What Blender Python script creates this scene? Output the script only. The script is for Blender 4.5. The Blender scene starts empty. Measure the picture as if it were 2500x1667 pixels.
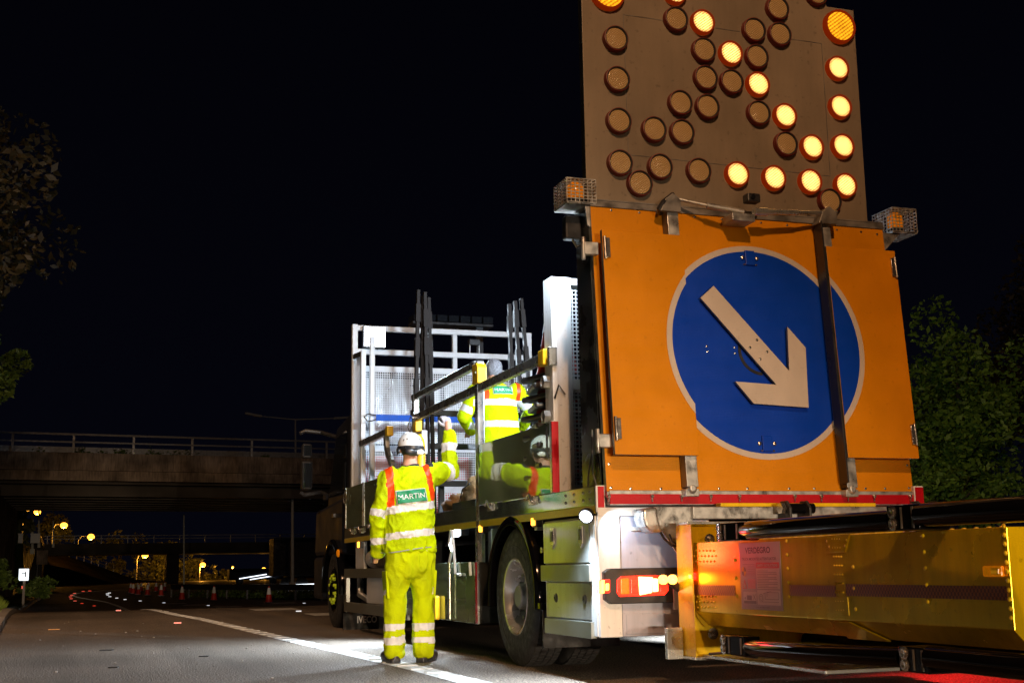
import bpy, bmesh, math, random
import numpy as np
from mathutils import Vector, Matrix, noise
from mathutils.bvhtree import BVHTree
random.seed(7)
R = math.radians
scn = bpy.context.scene
C = scn.collection

# ------------------------------------------------------------------ camera
# truck frame: +X across the truck, +Y along it (away from the camera), Z up; metres.
CAM_H = 0.75
FPX = 3096.7
MC = np.array([[0.948, 0.041, 0.314], [-0.316, 0.171, 0.933], [-0.016, -0.984, 0.175]])
u, s_, vt = np.linalg.svd(MC); MC = u @ vt
cam_d = bpy.data.cameras.new('camera'); cam = bpy.data.objects.new('camera', cam_d); C.objects.link(cam)
right, down, fwd = Vector(MC[:, 0]), Vector(MC[:, 1]), Vector(MC[:, 2])
mw = Matrix((( right.x, -down.x, -fwd.x, 0), (right.y, -down.y, -fwd.y, 0), (right.z, -down.z, -fwd.z, CAM_H), (0, 0, 0, 1)))
cam.matrix_world = mw
cam_d.sensor_width = 36.0; cam_d.lens = FPX / 2500 * 36; cam_d.clip_end = 3000; cam_d.clip_start = 0.05
scn.camera = cam

# ------------------------------------------------------------------ world, exposure, lights
w = bpy.data.worlds.new('World'); scn.world = w; w.use_nodes = True
nt = w.node_tree; bg = nt.nodes['Background']
tcw = nt.nodes.new('ShaderNodeTexCoord'); sep = nt.nodes.new('ShaderNodeSeparateXYZ'); nt.links.new(tcw.outputs['Generated'], sep.inputs[0])
crw = nt.nodes.new('ShaderNodeValToRGB'); nt.links.new(sep.outputs['Z'], crw.inputs['Fac'])   # night sky: near-black navy, a touch lighter low down
crw.color_ramp.elements[0].color = (0.011, 0.012, 0.030, 1); crw.color_ramp.elements[0].position = 0.0
crw.color_ramp.elements[1].color = (0.005, 0.005, 0.012, 1); crw.color_ramp.elements[1].position = 0.6
nt.links.new(crw.outputs[0], bg.inputs[0]); bg.inputs[1].default_value = 0.12
scn.view_settings.view_transform = 'Standard'; scn.view_settings.look = 'None'
scn.view_settings.exposure = 0; scn.view_settings.gamma = 1
scn.cycles.sample_clamp_indirect = 3.0
scn.cycles.use_denoising = True
scn.cycles.max_bounces = 8

def spot(name, loc, tgt, power, col, size, blend=0.4, r=0.1):
    d = bpy.data.lights.new(name, 'SPOT'); d.energy = power; d.color = col
    d.spot_size = R(size); d.spot_blend = blend; d.shadow_soft_size = r
    o = bpy.data.objects.new(name, d); C.objects.link(o); o.location = loc
    o.rotation_euler = (Vector(tgt) - Vector(loc)).to_track_quat('-Z', 'Y').to_euler(); return o
WARM = (1.0, 0.77, 0.53)
spot('headlight_and_fill', (1.6, -40, 1.0), (1.4, 8, 0.7), 27000, WARM, 10.5, 1.0, 0.1)
spot('headlight_and_fill', (3.6, -40, 0.9), (3.2, 8, 0.1), 22000, WARM, 8.5, 1.0, 0.1)
spot('headlight_and_fill', (4.9, -40, 0.9), (3.2, 8, 0.1), 22000, WARM, 8.5, 1.0, 0.1)
spot('headlight_and_fill', (-4.6, -40, 1.0), (0.0, 15, 0.7), 21000, WARM, 11.5, 1.0, 0.1)  # unseen lamp added to fill the cones and the truck's left side
spot('lantern_and_fill', (0.5, -5, 11), (2.0, 12, 0.0), 5200, (1.0, 0.55, 0.27), 120, 0.6, 0.25)

spot('lantern_and_fill', (-3.5, 18, 11), (1.2, 25, -0.3), 1900, (1.0, 0.60, 0.33), 125, 0.9, 0.25)  # unseen lamp added to fill the middle road, cab and truck side
def lamp_light(parent, loc, d, power, col, size=160, r=0.03, blend=1.0):
    """the beam of a modelled lamp: a spot at its lens, child of the lamp"""
    ld = bpy.data.lights.new('lamp_light', 'SPOT'); ld.energy = power; ld.color = col; ld.spot_size = R(size); ld.spot_blend = blend; ld.shadow_soft_size = r
    o = bpy.data.objects.new('lamp_light', ld); C.objects.link(o); o.parent = parent
    o.location = Vector(loc) - world_loc(parent); o.rotation_euler = Vector(d).to_track_quat('-Z', 'Y').to_euler(); return o
COOL = (0.70, 0.85, 1.0)

# ------------------------------------------------------------------ measuring helpers (photo pixel -> point on a known plane)
def ray(px, py): return Vector(MC @ np.array([px - 1250.0, py - 833.5, FPX]))
O = Vector((0, 0, CAM_H))
def PX(px, py, x): r = ray(px, py); return O + r * (x / r.x)
def PY(px, py, y): r = ray(px, py); return O + r * (y / r.y)
def PN(px, py, p, n): r = ray(px, py); return O + r * ((Vector(p) - O).dot(n) / r.dot(n))
def sm(t): t = max(0.0, min(1.0, t)); return t * t * (3 - 2 * t)
def gz(y): return -0.68 * sm((y - 24) / 32)
def G(px, py, lift=0.0):
    r = ray(px, py); t = 0.5 / r.y; dt = 0.05 / r.y
    while t * r.y < 230:
        p = O + r * t
        if p.z < gz(p.y): break
        t += dt
    return Vector((p.x, p.y, gz(p.y) + lift))

# ------------------------------------------------------------------ materials
def mat(name, base, rough=0.5, metal=0.0, var=0.12, vscale=6.0, bump=0.0, bscale=60.0, emit=None, estr=0.0, coat=0.0, spec=None, trans=0.0, alpha=1.0):
    m = bpy.data.materials.new(name); m.use_nodes = True; t = m.node_tree; b = t.nodes['Principled BSDF']
    b.inputs['Roughness'].default_value = rough; b.inputs['Metallic'].default_value = metal
    b.inputs['Coat Weight'].default_value = coat
    b.inputs['Transmission Weight'].default_value = trans
    if spec is not None: b.inputs['Specular IOR Level'].default_value = spec
    c4 = (*base, 1)
    tc = t.nodes.new('ShaderNodeTexCoord')
    if var > 0:
        n = t.nodes.new('ShaderNodeTexNoise'); n.inputs['Scale'].default_value = vscale; n.inputs['Detail'].default_value = 6
        t.links.new(tc.outputs['Object'], n.inputs['Vector'])
        mr = t.nodes.new('ShaderNodeMapRange'); mr.inputs['From Min'].default_value = 0.3; mr.inputs['From Max'].default_value = 0.7
        mr.inputs['To Min'].default_value = 1 - var; mr.inputs['To Max'].default_value = 1 + var
        t.links.new(n.outputs['Fac'], mr.inputs['Value'])
        mx = t.nodes.new('ShaderNodeMix'); mx.data_type = 'RGBA'; mx.blend_type = 'MULTIPLY'; mx.inputs[0].default_value = 1
        mx.inputs[6].default_value = c4; t.links.new(mr.outputs[0], mx.inputs[7]); t.links.new(mx.outputs[2], b.inputs['Base Color'])
        mr2 = t.nodes.new('ShaderNodeMapRange'); mr2.inputs['From Min'].default_value = 0.3; mr2.inputs['From Max'].default_value = 0.7
        mr2.inputs['To Min'].default_value = max(0.02, rough * (1 - var * 1.5)); mr2.inputs['To Max'].default_value = min(1, rough * (1 + var * 1.5))
        t.links.new(n.outputs['Fac'], mr2.inputs['Value']); t.links.new(mr2.outputs[0], b.inputs['Roughness'])
    else:
        b.inputs['Base Color'].default_value = c4
    if bump > 0:
        n2 = t.nodes.new('ShaderNodeTexNoise'); n2.inputs['Scale'].default_value = bscale; n2.inputs['Detail'].default_value = 4
        t.links.new(tc.outputs['Object'], n2.inputs['Vector'])
        bp = t.nodes.new('ShaderNodeBump'); bp.inputs['Strength'].default_value = bump; bp.inputs['Distance'].default_value = 0.02
        t.links.new(n2.outputs['Fac'], bp.inputs['Height']); t.links.new(bp.outputs[0], b.inputs['Normal'])
    if emit:
        b.inputs['Emission Color'].default_value = (*emit, 1); b.inputs['Emission Strength'].default_value = estr
        m.cycles.emission_sampling = 'NONE'
    return m

def sheeting(name, base, rough=0.38, cell=90.0, axis='XZ'):
    """prismatic reflective sheeting: fine square cells pressed into a glossy coloured film"""
    m = mat(name, base, rough, 0, 0.08, 3.0, coat=0.0, spec=0.25)
    t = m.node_tree; b = t.nodes['Principled BSDF']; tc = t.nodes.new('ShaderNodeTexCoord')
    mp = t.nodes.new('ShaderNodeMapping'); mp.inputs['Scale'].default_value = (cell, cell, cell)
    t.links.new(tc.outputs['Object'], mp.inputs['Vector'])
    vo = t.nodes.new('ShaderNodeTexVoronoi'); vo.distance = 'CHEBYCHEV'; vo.inputs['Randomness'].default_value = 0.0; vo.inputs['Scale'].default_value = 1.0
    t.links.new(mp.outputs[0], vo.inputs['Vector'])
    bp = t.nodes.new('ShaderNodeBump'); bp.inputs['Strength'].default_value = 0.35; bp.inputs['Distance'].default_value = 0.004
    t.links.new(vo.outputs['Distance'], bp.inputs['Height']); t.links.new(bp.outputs[0], b.inputs['Normal'])
    grime(m, 0.93, 1.03, (1.2, 1.2, .5), 0.9)
    return m
def grime(m, lo, hi, sc=(5.0, 5.0, 0.7), spot=0.72):
    """road film: soft vertical streaks and small scuffs over the base colour"""
    t = m.node_tree; b = t.nodes['Principled BSDF']; src = b.inputs['Base Color'].links[0].from_socket
    tc = t.nodes.new('ShaderNodeTexCoord'); mp = t.nodes.new('ShaderNodeMapping'); mp.inputs['Scale'].default_value = sc
    t.links.new(tc.outputs['Object'], mp.inputs['Vector'])
    n = t.nodes.new('ShaderNodeTexNoise'); n.inputs['Scale'].default_value = 2.2; n.inputs['Detail'].default_value = 8; n.inputs['Roughness'].default_value = 0.65
    t.links.new(mp.outputs[0], n.inputs['Vector'])
    n2 = t.nodes.new('ShaderNodeTexNoise'); n2.inputs['Scale'].default_value = 26; n2.inputs['Detail'].default_value = 3; t.links.new(tc.outputs['Object'], n2.inputs['Vector'])
    r1 = t.nodes.new('ShaderNodeMapRange'); r1.inputs['From Min'].default_value = 0.32; r1.inputs['From Max'].default_value = 0.62; r1.inputs['To Min'].default_value = lo; r1.inputs['To Max'].default_value = hi
    t.links.new(n.outputs['Fac'], r1.inputs['Value'])
    r2 = t.nodes.new('ShaderNodeMapRange'); r2.inputs['From Min'].default_value = 0.28; r2.inputs['From Max'].default_value = 0.36; r2.inputs['To Min'].default_value = spot; r2.inputs['To Max'].default_value = 1.0
    t.links.new(n2.outputs['Fac'], r2.inputs['Value'])
    mu = t.nodes.new('ShaderNodeMath'); mu.operation = 'MULTIPLY'; t.links.new(r1.outputs[0], mu.inputs[0]); t.links.new(r2.outputs[0], mu.inputs[1])
    mx = t.nodes.new('ShaderNodeMix'); mx.data_type = 'RGBA'; mx.blend_type = 'MULTIPLY'; mx.inputs[0].default_value = 1
    t.links.new(src, mx.inputs[6]); t.links.new(mu.outputs[0], mx.inputs[7]); t.links.new(mx.outputs[2], b.inputs['Base Color'])

def lens(name, base, emit, estr, dotscale=70.0, lo=0.25, rad=0.088):
    """ribbed lamp lens: bright LED dots in slanting rows"""
    m = mat(name, base, 0.15, 0, 0, bump=0)
    t = m.node_tree; b = t.nodes['Principled BSDF']; tc = t.nodes.new('ShaderNodeTexCoord')
    mp = t.nodes.new('ShaderNodeMapping'); mp.inputs['Rotation'].default_value = (0, R(38), 0)
    t.links.new(tc.outputs['Object'], mp.inputs['Vector'])
    wv = t.nodes.new('ShaderNodeTexWave'); wv.bands_direction = 'Z'; wv.inputs['Scale'].default_value = dotscale / 6.28 * 2; wv.inputs['Distortion'].default_value = 0.4
    wv.inputs['Detail Scale'].default_value = 3
    t.links.new(mp.outputs[0], wv.inputs['Vector'])
    vo = t.nodes.new('ShaderNodeTexVoronoi'); vo.inputs['Scale'].default_value = dotscale; vo.inputs['Randomness'].default_value = 0.25
    t.links.new(mp.outputs[0], vo.inputs['Vector'])
    ad = t.nodes.new('ShaderNodeMath'); ad.operation = 'SUBTRACT'; t.links.new(wv.outputs['Fac'], ad.inputs[0]); t.links.new(vo.outputs['Distance'], ad.inputs[1])
    mr = t.nodes.new('ShaderNodeMapRange'); mr.inputs['From Min'].default_value = -0.5; mr.inputs['From Max'].default_value = 0.8
    mr.inputs['To Min'].default_value = lo; mr.inputs['To Max'].default_value = 1.0
    t.links.new(ad.outputs[0], mr.inputs['Value'])
    if estr > 0:
        mu = t.nodes.new('ShaderNodeMath'); mu.operation = 'MULTIPLY'; mu.inputs[1].default_value = estr
        t.links.new(mr.outputs[0], mu.inputs[0])
        ln_ = t.nodes.new('ShaderNodeVectorMath'); ln_.operation = 'LENGTH'; t.links.new(tc.outputs['Object'], ln_.inputs[0])
        ed = t.nodes.new('ShaderNodeMapRange'); ed.inputs['From Min'].default_value = rad * 0.72; ed.inputs['From Max'].default_value = rad; ed.inputs['To Min'].default_value = 1.0; ed.inputs['To Max'].default_value = 0.16
        t.links.new(ln_.outputs['Value'], ed.inputs['Value'])
        m3 = t.nodes.new('ShaderNodeMath'); m3.operation = 'MULTIPLY'; t.links.new(mu.outputs[0], m3.inputs[0]); t.links.new(ed.outputs[0], m3.inputs[1])
        t.links.new(m3.outputs[0], b.inputs['Emission Strength']); m.cycles.emission_sampling = 'NONE'
        b.inputs['Emission Color'].default_value = (*emit, 1)
    else:
        mx = t.nodes.new('ShaderNodeMix'); mx.data_type = 'RGBA'; mx.inputs[6].default_value = (*[c * 0.35 for c in base], 1); mx.inputs[7].default_value = (*base, 1)
        t.links.new(mr.outputs[0], mx.inputs[0]); t.links.new(mx.outputs[2], b.inputs['Base Color'])
        bp = t.nodes.new('ShaderNodeBump'); bp.inputs['Strength'].default_value = 0.6; bp.inputs['Distance'].default_value = 0.006
        t.links.new(ad.outputs[0], bp.inputs['Height']); t.links.new(bp.outputs[0], b.inputs['Normal'])
    return m

def asphalt():
    m = bpy.data.materials.new('asphalt'); m.use_nodes = True; t = m.node_tree; b = t.nodes['Principled BSDF']
    tc = t.nodes.new('ShaderNodeTexCoord')
    def nz(sc, det=5):
        n = t.nodes.new('ShaderNodeTexNoise'); n.inputs['Scale'].default_value = sc; n.inputs['Detail'].default_value = det
        t.links.new(tc.outputs['Object'], n.inputs['Vector']); return n
    fine = t.nodes.new('ShaderNodeTexVoronoi'); fine.inputs['Scale'].default_value = 75; t.links.new(tc.outputs['Object'], fine.inputs['Vector'])
    n1 = nz(75, 3); n2 = nz(0.35, 6)
    mpw = t.nodes.new('ShaderNodeMapping'); mpw.inputs['Scale'].default_value = (1.6, 0.06, 1); t.links.new(tc.outputs['Object'], mpw.inputs['Vector'])
    n3 = t.nodes.new('ShaderNodeTexNoise'); n3.inputs['Scale'].default_value = 1.0; n3.inputs['Detail'].default_value = 5; t.links.new(mpw.outputs[0], n3.inputs['Vector'])
    cr = t.nodes.new('ShaderNodeValToRGB'); cr.color_ramp.elements[0].position = 0.41; cr.color_ramp.elements[0].color = (0.020, 0.016, 0.012, 1)
    cr.color_ramp.elements[1].position = 0.62; cr.color_ramp.elements[1].color = (0.36, 0.28, 0.21, 1)
    t.links.new(n1.outputs['Fac'], cr.inputs['Fac'])
    a = t.nodes.new('ShaderNodeMath'); a.operation = 'ADD'; t.links.new(n2.outputs['Fac'], a.inputs[0]); t.links.new(n3.outputs['Fac'], a.inputs[1])
    mr = t.nodes.new('ShaderNodeMapRange'); mr.inputs['From Min'].default_value = 0.7; mr.inputs['From Max'].default_value = 1.3; mr.inputs['To Min'].default_value = 0.6; mr.inputs['To Max'].default_value = 1.35
    t.links.new(a.outputs[0], mr.inputs['Value'])
    mx = t.nodes.new('ShaderNodeMix'); mx.data_type = 'RGBA'; mx.blend_type = 'MULTIPLY'; mx.inputs[0].default_value = 1
    t.links.new(cr.outputs[0], mx.inputs[6]); t.links.new(mr.outputs[0], mx.inputs[7]); t.links.new(mx.outputs[2], b.inputs['Base Color'])
    b.inputs['Roughness'].default_value = 0.75
    bp = t.nodes.new('ShaderNodeBump'); bp.inputs['Strength'].default_value = 1.0; bp.inputs['Distance'].default_value = 0.012
    t.links.new(fine.outputs['Distance'], bp.inputs['Height']); t.links.new(bp.outputs[0], b.inputs['Normal'])
    return m

def leafmat(name, c1, c2):
    m = bpy.data.materials.new(name); m.use_nodes = True; t = m.node_tree; b = t.nodes['Principled BSDF']
    gi = t.nodes.new('ShaderNodeNewGeometry')
    cr = t.nodes.new('ShaderNodeValToRGB'); cr.color_ramp.elements[0].color = (*c1, 1); cr.color_ramp.elements[1].color = (*c2, 1)
    t.links.new(gi.outputs['Random Per Island'], cr.inputs['Fac']); t.links.new(cr.outputs[0], b.inputs['Base Color'])
    b.inputs['Roughness'].default_value = 0.6
    return m

M = {}
M['asphalt'] = asphalt()
M['line'] = mat('road_paint', (0.62, 0.60, 0.56), 0.6, 0, 0.45, 11, 0.5, 90)
M['kerb'] = mat('kerb_concrete', (0.30, 0.27, 0.24), 0.85, 0, 0.3, 5, 0.3, 40)
M['earth'] = mat('earth', (0.03, 0.025, 0.018), 0.95, 0, 0.4, 2, 0.8, 12, spec=0.02)
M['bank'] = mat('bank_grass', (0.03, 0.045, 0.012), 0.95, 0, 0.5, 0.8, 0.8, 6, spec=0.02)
M['shadedslope'] = mat('slope_earth_shade', (0.014, 0.011, 0.007), 0.98, 0, 0.5, 0.4, 0.5, 3, spec=0.0)  # earth darkened: shade of the slope's near side put into the colour
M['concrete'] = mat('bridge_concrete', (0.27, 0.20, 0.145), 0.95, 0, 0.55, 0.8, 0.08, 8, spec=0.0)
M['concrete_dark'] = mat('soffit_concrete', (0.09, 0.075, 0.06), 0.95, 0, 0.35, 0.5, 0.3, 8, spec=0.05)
M['galv'] = mat('galvanised_steel', (0.42, 0.42, 0.41), 0.42, 0.75, 0.3, 14, 0.06, 90)
M['galv_dark'] = mat('dull_galvanised_steel', (0.20, 0.19, 0.18), 0.5, 0.6, 0.3, 10, 0.1, 60)
M['alu'] = mat('anodised_aluminium', (0.60, 0.62, 0.60), 0.28, 0.85, 0.12, 8)
M['alu_pol'] = mat('polished_aluminium', (0.34, 0.41, 0.38), 0.12, 0.85, 0.25, 3)
M['alu_lock'] = mat('locker_aluminium', (0.40, 0.42, 0.41), 0.17, 0.45, 0.2, 2.5)
M['alu_guard'] = mat('guard_rail_aluminium', (0.30, 0.32, 0.30), 0.36, 0.9, 0.15, 5)
M['board'] = mat('dark_glossy_sideboard', (0.27, 0.34, 0.22), 0.03, 0.5, 0.1, 2)
M['white'] = mat('white_paint', (0.74, 0.74, 0.73), 0.4, 0, 0.06, 4, 0.02, 30)
M['whitesteel'] = mat('white_powder_coat', (0.66, 0.68, 0.70), 0.42, 0, 0.08, 6, 0.03, 60)
M['panelshade'] = mat('grey_panel_shade_tint', (0.40, 0.41, 0.50), 0.4, 0, 0.08, 3)  # lilac tint of lamp light and shade put into the panel colour
M['offwhite'] = mat('off_white_panel', (0.62, 0.60, 0.57), 0.45, 0, 0.1, 3)
M['black'] = mat('black_plastic', (0.022, 0.022, 0.024), 0.35, 0, 0.2, 10)
M['blackgloss'] = mat('black_gloss_paint', (0.004, 0.004, 0.005), 0.09, 0, 0.2, 4, spec=0.12)
M['darksteel'] = mat('dark_steel', (0.035, 0.035, 0.038), 0.5, 0.4, 0.25, 9, 0.1, 50)
M['sheet'] = mat('dark_side_sheet', (0.045, 0.05, 0.048), 0.30, 0.6, 0.3, 4)
M['chassis'] = mat('chassis_black', (0.014, 0.014, 0.015), 0.6, 0.2, 0.3, 6)
M['cab'] = mat('cab_dark_paint', (0.014, 0.016, 0.025), 0.45, 0.0, 0.1, 3, spec=0.10)
M['glass'] = mat('tinted_glass', (0.01, 0.012, 0.015), 0.04, 0.0, 0.0)
M['rubber'] = mat('tyre_rubber', (0.022, 0.021, 0.021), 0.7, 0, 0.25, 20, 0.2, 120)
M['rim'] = mat('wheel_rim_steel', (0.55, 0.56, 0.58), 0.25, 0.6, 0.15, 5)
M['rim_dark'] = mat('wheel_disc', (0.26, 0.28, 0.30), 0.4, 0.5, 0.2, 8)
M['orange'] = sheeting('orange_sheeting', (0.58, 0.215, 0.0))
M['blue'] = sheeting('blue_sheeting', (0.0, 0.040, 0.42))
M['whiteref'] = sheeting('white_sheeting', (0.50, 0.44, 0.39))
M['redref'] = sheeting('red_sheeting', (0.42, 0.003, 0.010))
M['yellowtape'] = mat('yellow_contour_tape', (0.55, 0.42, 0.02), 0.35, 0.2, 0.1, 30)
M['yellow'] = mat('yellow_paint', (0.75, 0.50, 0.008), 0.28, 0.0, 0.1, 2.5, 0.03, 20, coat=0.25)
M['yellow_panel'] = mat('yellow_coated_aluminium', (0.74, 0.49, 0.0), 0.26, 0.5, 0.10, 2.0, 0.02, 20)
M['yellow_clip'] = mat('yellow_plastic', (0.80, 0.48, 0.01), 0.4, 0, 0.08, 12)
M['boardface'] = mat('arrow_board_face', (0.22, 0.175, 0.125), 0.5, 0.1, 0.12, 2.2, 0.03, 50)
M['lamprim'] = mat('lamp_red_rubber_rim', (0.16, 0.012, 0.005), 0.45, 0, 0.2, 20)
M['lamprim_spill'] = mat('red_rim_lens_spill', (0.10, 0.008, 0.002), 0.6, 0, 0, emit=(1.0, 0.07, 0.002), estr=0.14, spec=0.1)  # light of the lit lens on its rim, put in as emission
M['lens_on'] = lens('lit_amber_lens', (0.5, 0.3, 0.05), (1.0, 0.50, 0.14), 6.0, 60, 0.05)
M['lens_off'] = lens('unlit_lens', (0.58, 0.40, 0.19), None, 0, 75)
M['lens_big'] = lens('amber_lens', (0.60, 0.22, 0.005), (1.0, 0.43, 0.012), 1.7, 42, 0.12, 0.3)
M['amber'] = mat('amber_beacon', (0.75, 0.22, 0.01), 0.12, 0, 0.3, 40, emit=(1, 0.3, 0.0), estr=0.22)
M['amber_on'] = mat('lit_amber_marker', (0.7, 0.3, 0.02), 0.3, 0, 0, emit=(1.0, 0.36, 0.03), estr=5)
M['amber_hot'] = mat('lit_amber_hot', (0.7, 0.3, 0.02), 0.3, 0, 0, emit=(1.0, 0.45, 0.06), estr=7)
M['red_on'] = mat('lit_red_lens', (0.5, 0.01, 0.01), 0.3, 0, 0.3, 40, emit=(1.0, 0.02, 0.006), estr=3.6)
M['redorange_on'] = mat('lit_orange_lens', (0.6, 0.1, 0.01), 0.3, 0, 0.3, 40, emit=(1.0, 0.09, 0.004), estr=2.4)
M['red_hot'] = mat('lit_brake_lens', (0.5, 0.05, 0.01), 0.3, 0, 0, emit=(1.0, 0.40, 0.13), estr=9)
M['led'] = mat('white_led_face', (0.9, 0.9, 0.9), 0.3, 0, 0, emit=(0.80, 0.90, 1.0), estr=30)
M['led_small'] = mat('white_led_small', (0.9, 0.9, 0.9), 0.3, 0, 0, emit=(0.78, 0.89, 1.0), estr=30)
M['led_right'] = mat('white_led_right', (0.9, 0.9, 0.9), 0.3, 0, 0, emit=(0.66, 0.80, 1.0), estr=30)
M['red_strong'] = mat('lit_brake_lens_right', (0.5, 0.01, 0.01), 0.3, 0, 0, emit=(1.0, 0.01, 0.03), estr=8)
M['sodium'] = mat('sodium_lantern', (0.9, 0.6, 0.2), 0.3, 0, 0, emit=(1.0, 0.33, 0.03), estr=6)
M['reflsign'] = mat('white_sign_reflection', (0.8, 0.8, 0.8), 0.4, 0, 0, emit=(0.85, 0.95, 1.0), estr=1.6)  # no lamp: light the sign face reflects back, put in as emission
M['stud_red_refl'] = mat('red_stud_reflection', (0.6, 0.02, 0.01), 0.3, 0, 0, emit=(1.0, 0.05, 0.02), estr=0.7)  # no lamp: emission stands for light the red reflector returns
M['stud_white_refl'] = mat('white_stud_reflection', (0.8, 0.8, 0.8), 0.3, 0, 0, emit=(0.9, 0.95, 1.0), estr=0.75)  # same for the white reflector: returned light as emission
M['conered'] = mat('cone_red_plastic', (0.50, 0.022, 0.010), 0.5, 0, 0.15, 10)
M['conewhite'] = mat('cone_white_sleeve', (0.85, 0.86, 0.86), 0.4, 0, 0.05, 10)
M['hivis'] = mat('hi_vis_yellow_fabric', (0.44, 0.58, 0.0), 0.85, 0, 0.16, 5, 0.35, 110, spec=0.12)
M['hivis2'] = mat('hi_vis_yellow_trousers', (0.44, 0.53, 0.0), 0.9, 0, 0.22, 5, 0.35, 110, spec=0.12)
M['silver'] = mat('silver_reflective_tape', (0.66, 0.64, 0.62), 0.5, 0.0, 0.1, 20, 0.15, 90)
M['brace'] = mat('orange_brace_tape', (0.78, 0.055, 0.0), 0.5, 0, 0.12, 20)
M['green'] = mat('green_logo_patch', (0.0, 0.22, 0.085), 0.6, 0, 0.05, 20)
M['skin'] = mat('skin', (0.52, 0.26, 0.17), 0.55, 0, 0.12, 20, 0.1, 120)
M['boot'] = mat('boot_leather', (0.035, 0.026, 0.020), 0.45, 0, 0.3, 20, 0.2, 60)
M['glovegrey'] = mat('grey_knit_glove', (0.42, 0.40, 0.45), 0.9, 0, 0.1, 40, 0.3, 300)
M['cuff'] = mat('navy_glove_cuff', (0.03, 0.035, 0.14), 0.9, 0, 0.1, 40, 0.3, 300)
M['helmet'] = mat('white_helmet_shell', (0.80, 0.79, 0.77), 0.22, 0, 0.04, 8, coat=0.3)
M['hairgrey'] = mat('grey_hair', (0.20, 0.20, 0.22), 0.7, 0, 0.4, 60, 0.8, 90)
M['hairdark'] = mat('brown_hair', (0.03, 0.022, 0.015), 0.7, 0, 0.4, 60, 0.8, 90)
M['navy'] = mat('navy_collar', (0.012, 0.013, 0.02), 0.9, 0, 0.2, 20)
M['strap'] = mat('blue_webbing', (0.01, 0.10, 0.55), 0.7, 0, 0.15, 40, 0.2, 200)
M['pole'] = mat('black_painted_steel', (0.022, 0.019, 0.018), 0.75, 0.0, 0.3, 8, 0.05, 40, spec=0.08)
M['sand'] = mat('brown_sandbag_fabric', (0.30, 0.17, 0.07), 0.9, 0, 0.3, 10, 0.5, 60)
M['signred'] = mat('red_sign_face', (0.60, 0.012, 0.03), 0.4, 0, 0.1, 5)
M['plate'] = mat('grey_label_plate', (0.34, 0.32, 0.35), 0.45, 0, 0.08, 8)
M['ink'] = mat('black_print', (0.012, 0.010, 0.012), 0.5, 0, 0)
M['greyink'] = mat('grey_print', (0.10, 0.095, 0.11), 0.5, 0, 0)
M['labelred'] = mat('red_print', (0.55, 0.03, 0.025), 0.5, 0, 0)
M['labelpink'] = mat('pink_print', (0.62, 0.26, 0.30), 0.5, 0, 0)
M['labelyellow'] = mat('yellow_print', (0.65, 0.45, 0.02), 0.5, 0, 0)
M['bolt'] = mat('zinc_bolt', (0.55, 0.52, 0.48), 0.25, 0.95, 0.1, 30)
M['lug'] = mat('yellow_nut_indicator', (0.55, 0.75, 0.02), 0.5, 0, 0)
M['litter'] = mat('pale_orange_scrap', (0.70, 0.36, 0.14), 0.6, 0, 0.2, 30)
M['bark'] = mat('bark', (0.05, 0.04, 0.03), 0.9, 0, 0.4, 6, 0.6, 20)
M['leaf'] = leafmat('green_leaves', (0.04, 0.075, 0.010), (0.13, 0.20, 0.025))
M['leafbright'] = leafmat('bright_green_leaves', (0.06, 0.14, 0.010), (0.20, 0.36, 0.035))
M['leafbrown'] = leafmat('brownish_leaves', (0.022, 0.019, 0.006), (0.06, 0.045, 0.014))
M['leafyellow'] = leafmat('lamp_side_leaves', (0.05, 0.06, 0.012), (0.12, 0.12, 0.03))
M['grass'] = leafmat('grass_blades', (0.12, 0.20, 0.02), (0.26, 0.36, 0.05))
M['mastpale'] = mat('pale_lamp_column_steel', (0.62, 0.60, 0.50), 0.6, 0.0, 0.15, 2)
for k_, lo_, hi_ in (('yellow_panel', .78, 1.06), ('yellow', .82, 1.05), ('boardface', .92, 1.04), ('white', .86, 1.03), ('panelshade', .84, 1.04), ('alu_lock', .82, 1.05), ('concrete', .55, 1.15)): grime(M[k_], lo_, hi_)
M['mastgrey'] = mat('lamp_column_steel', (0.26, 0.25, 0.20), 0.5, 0.3, 0.15, 2)

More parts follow.
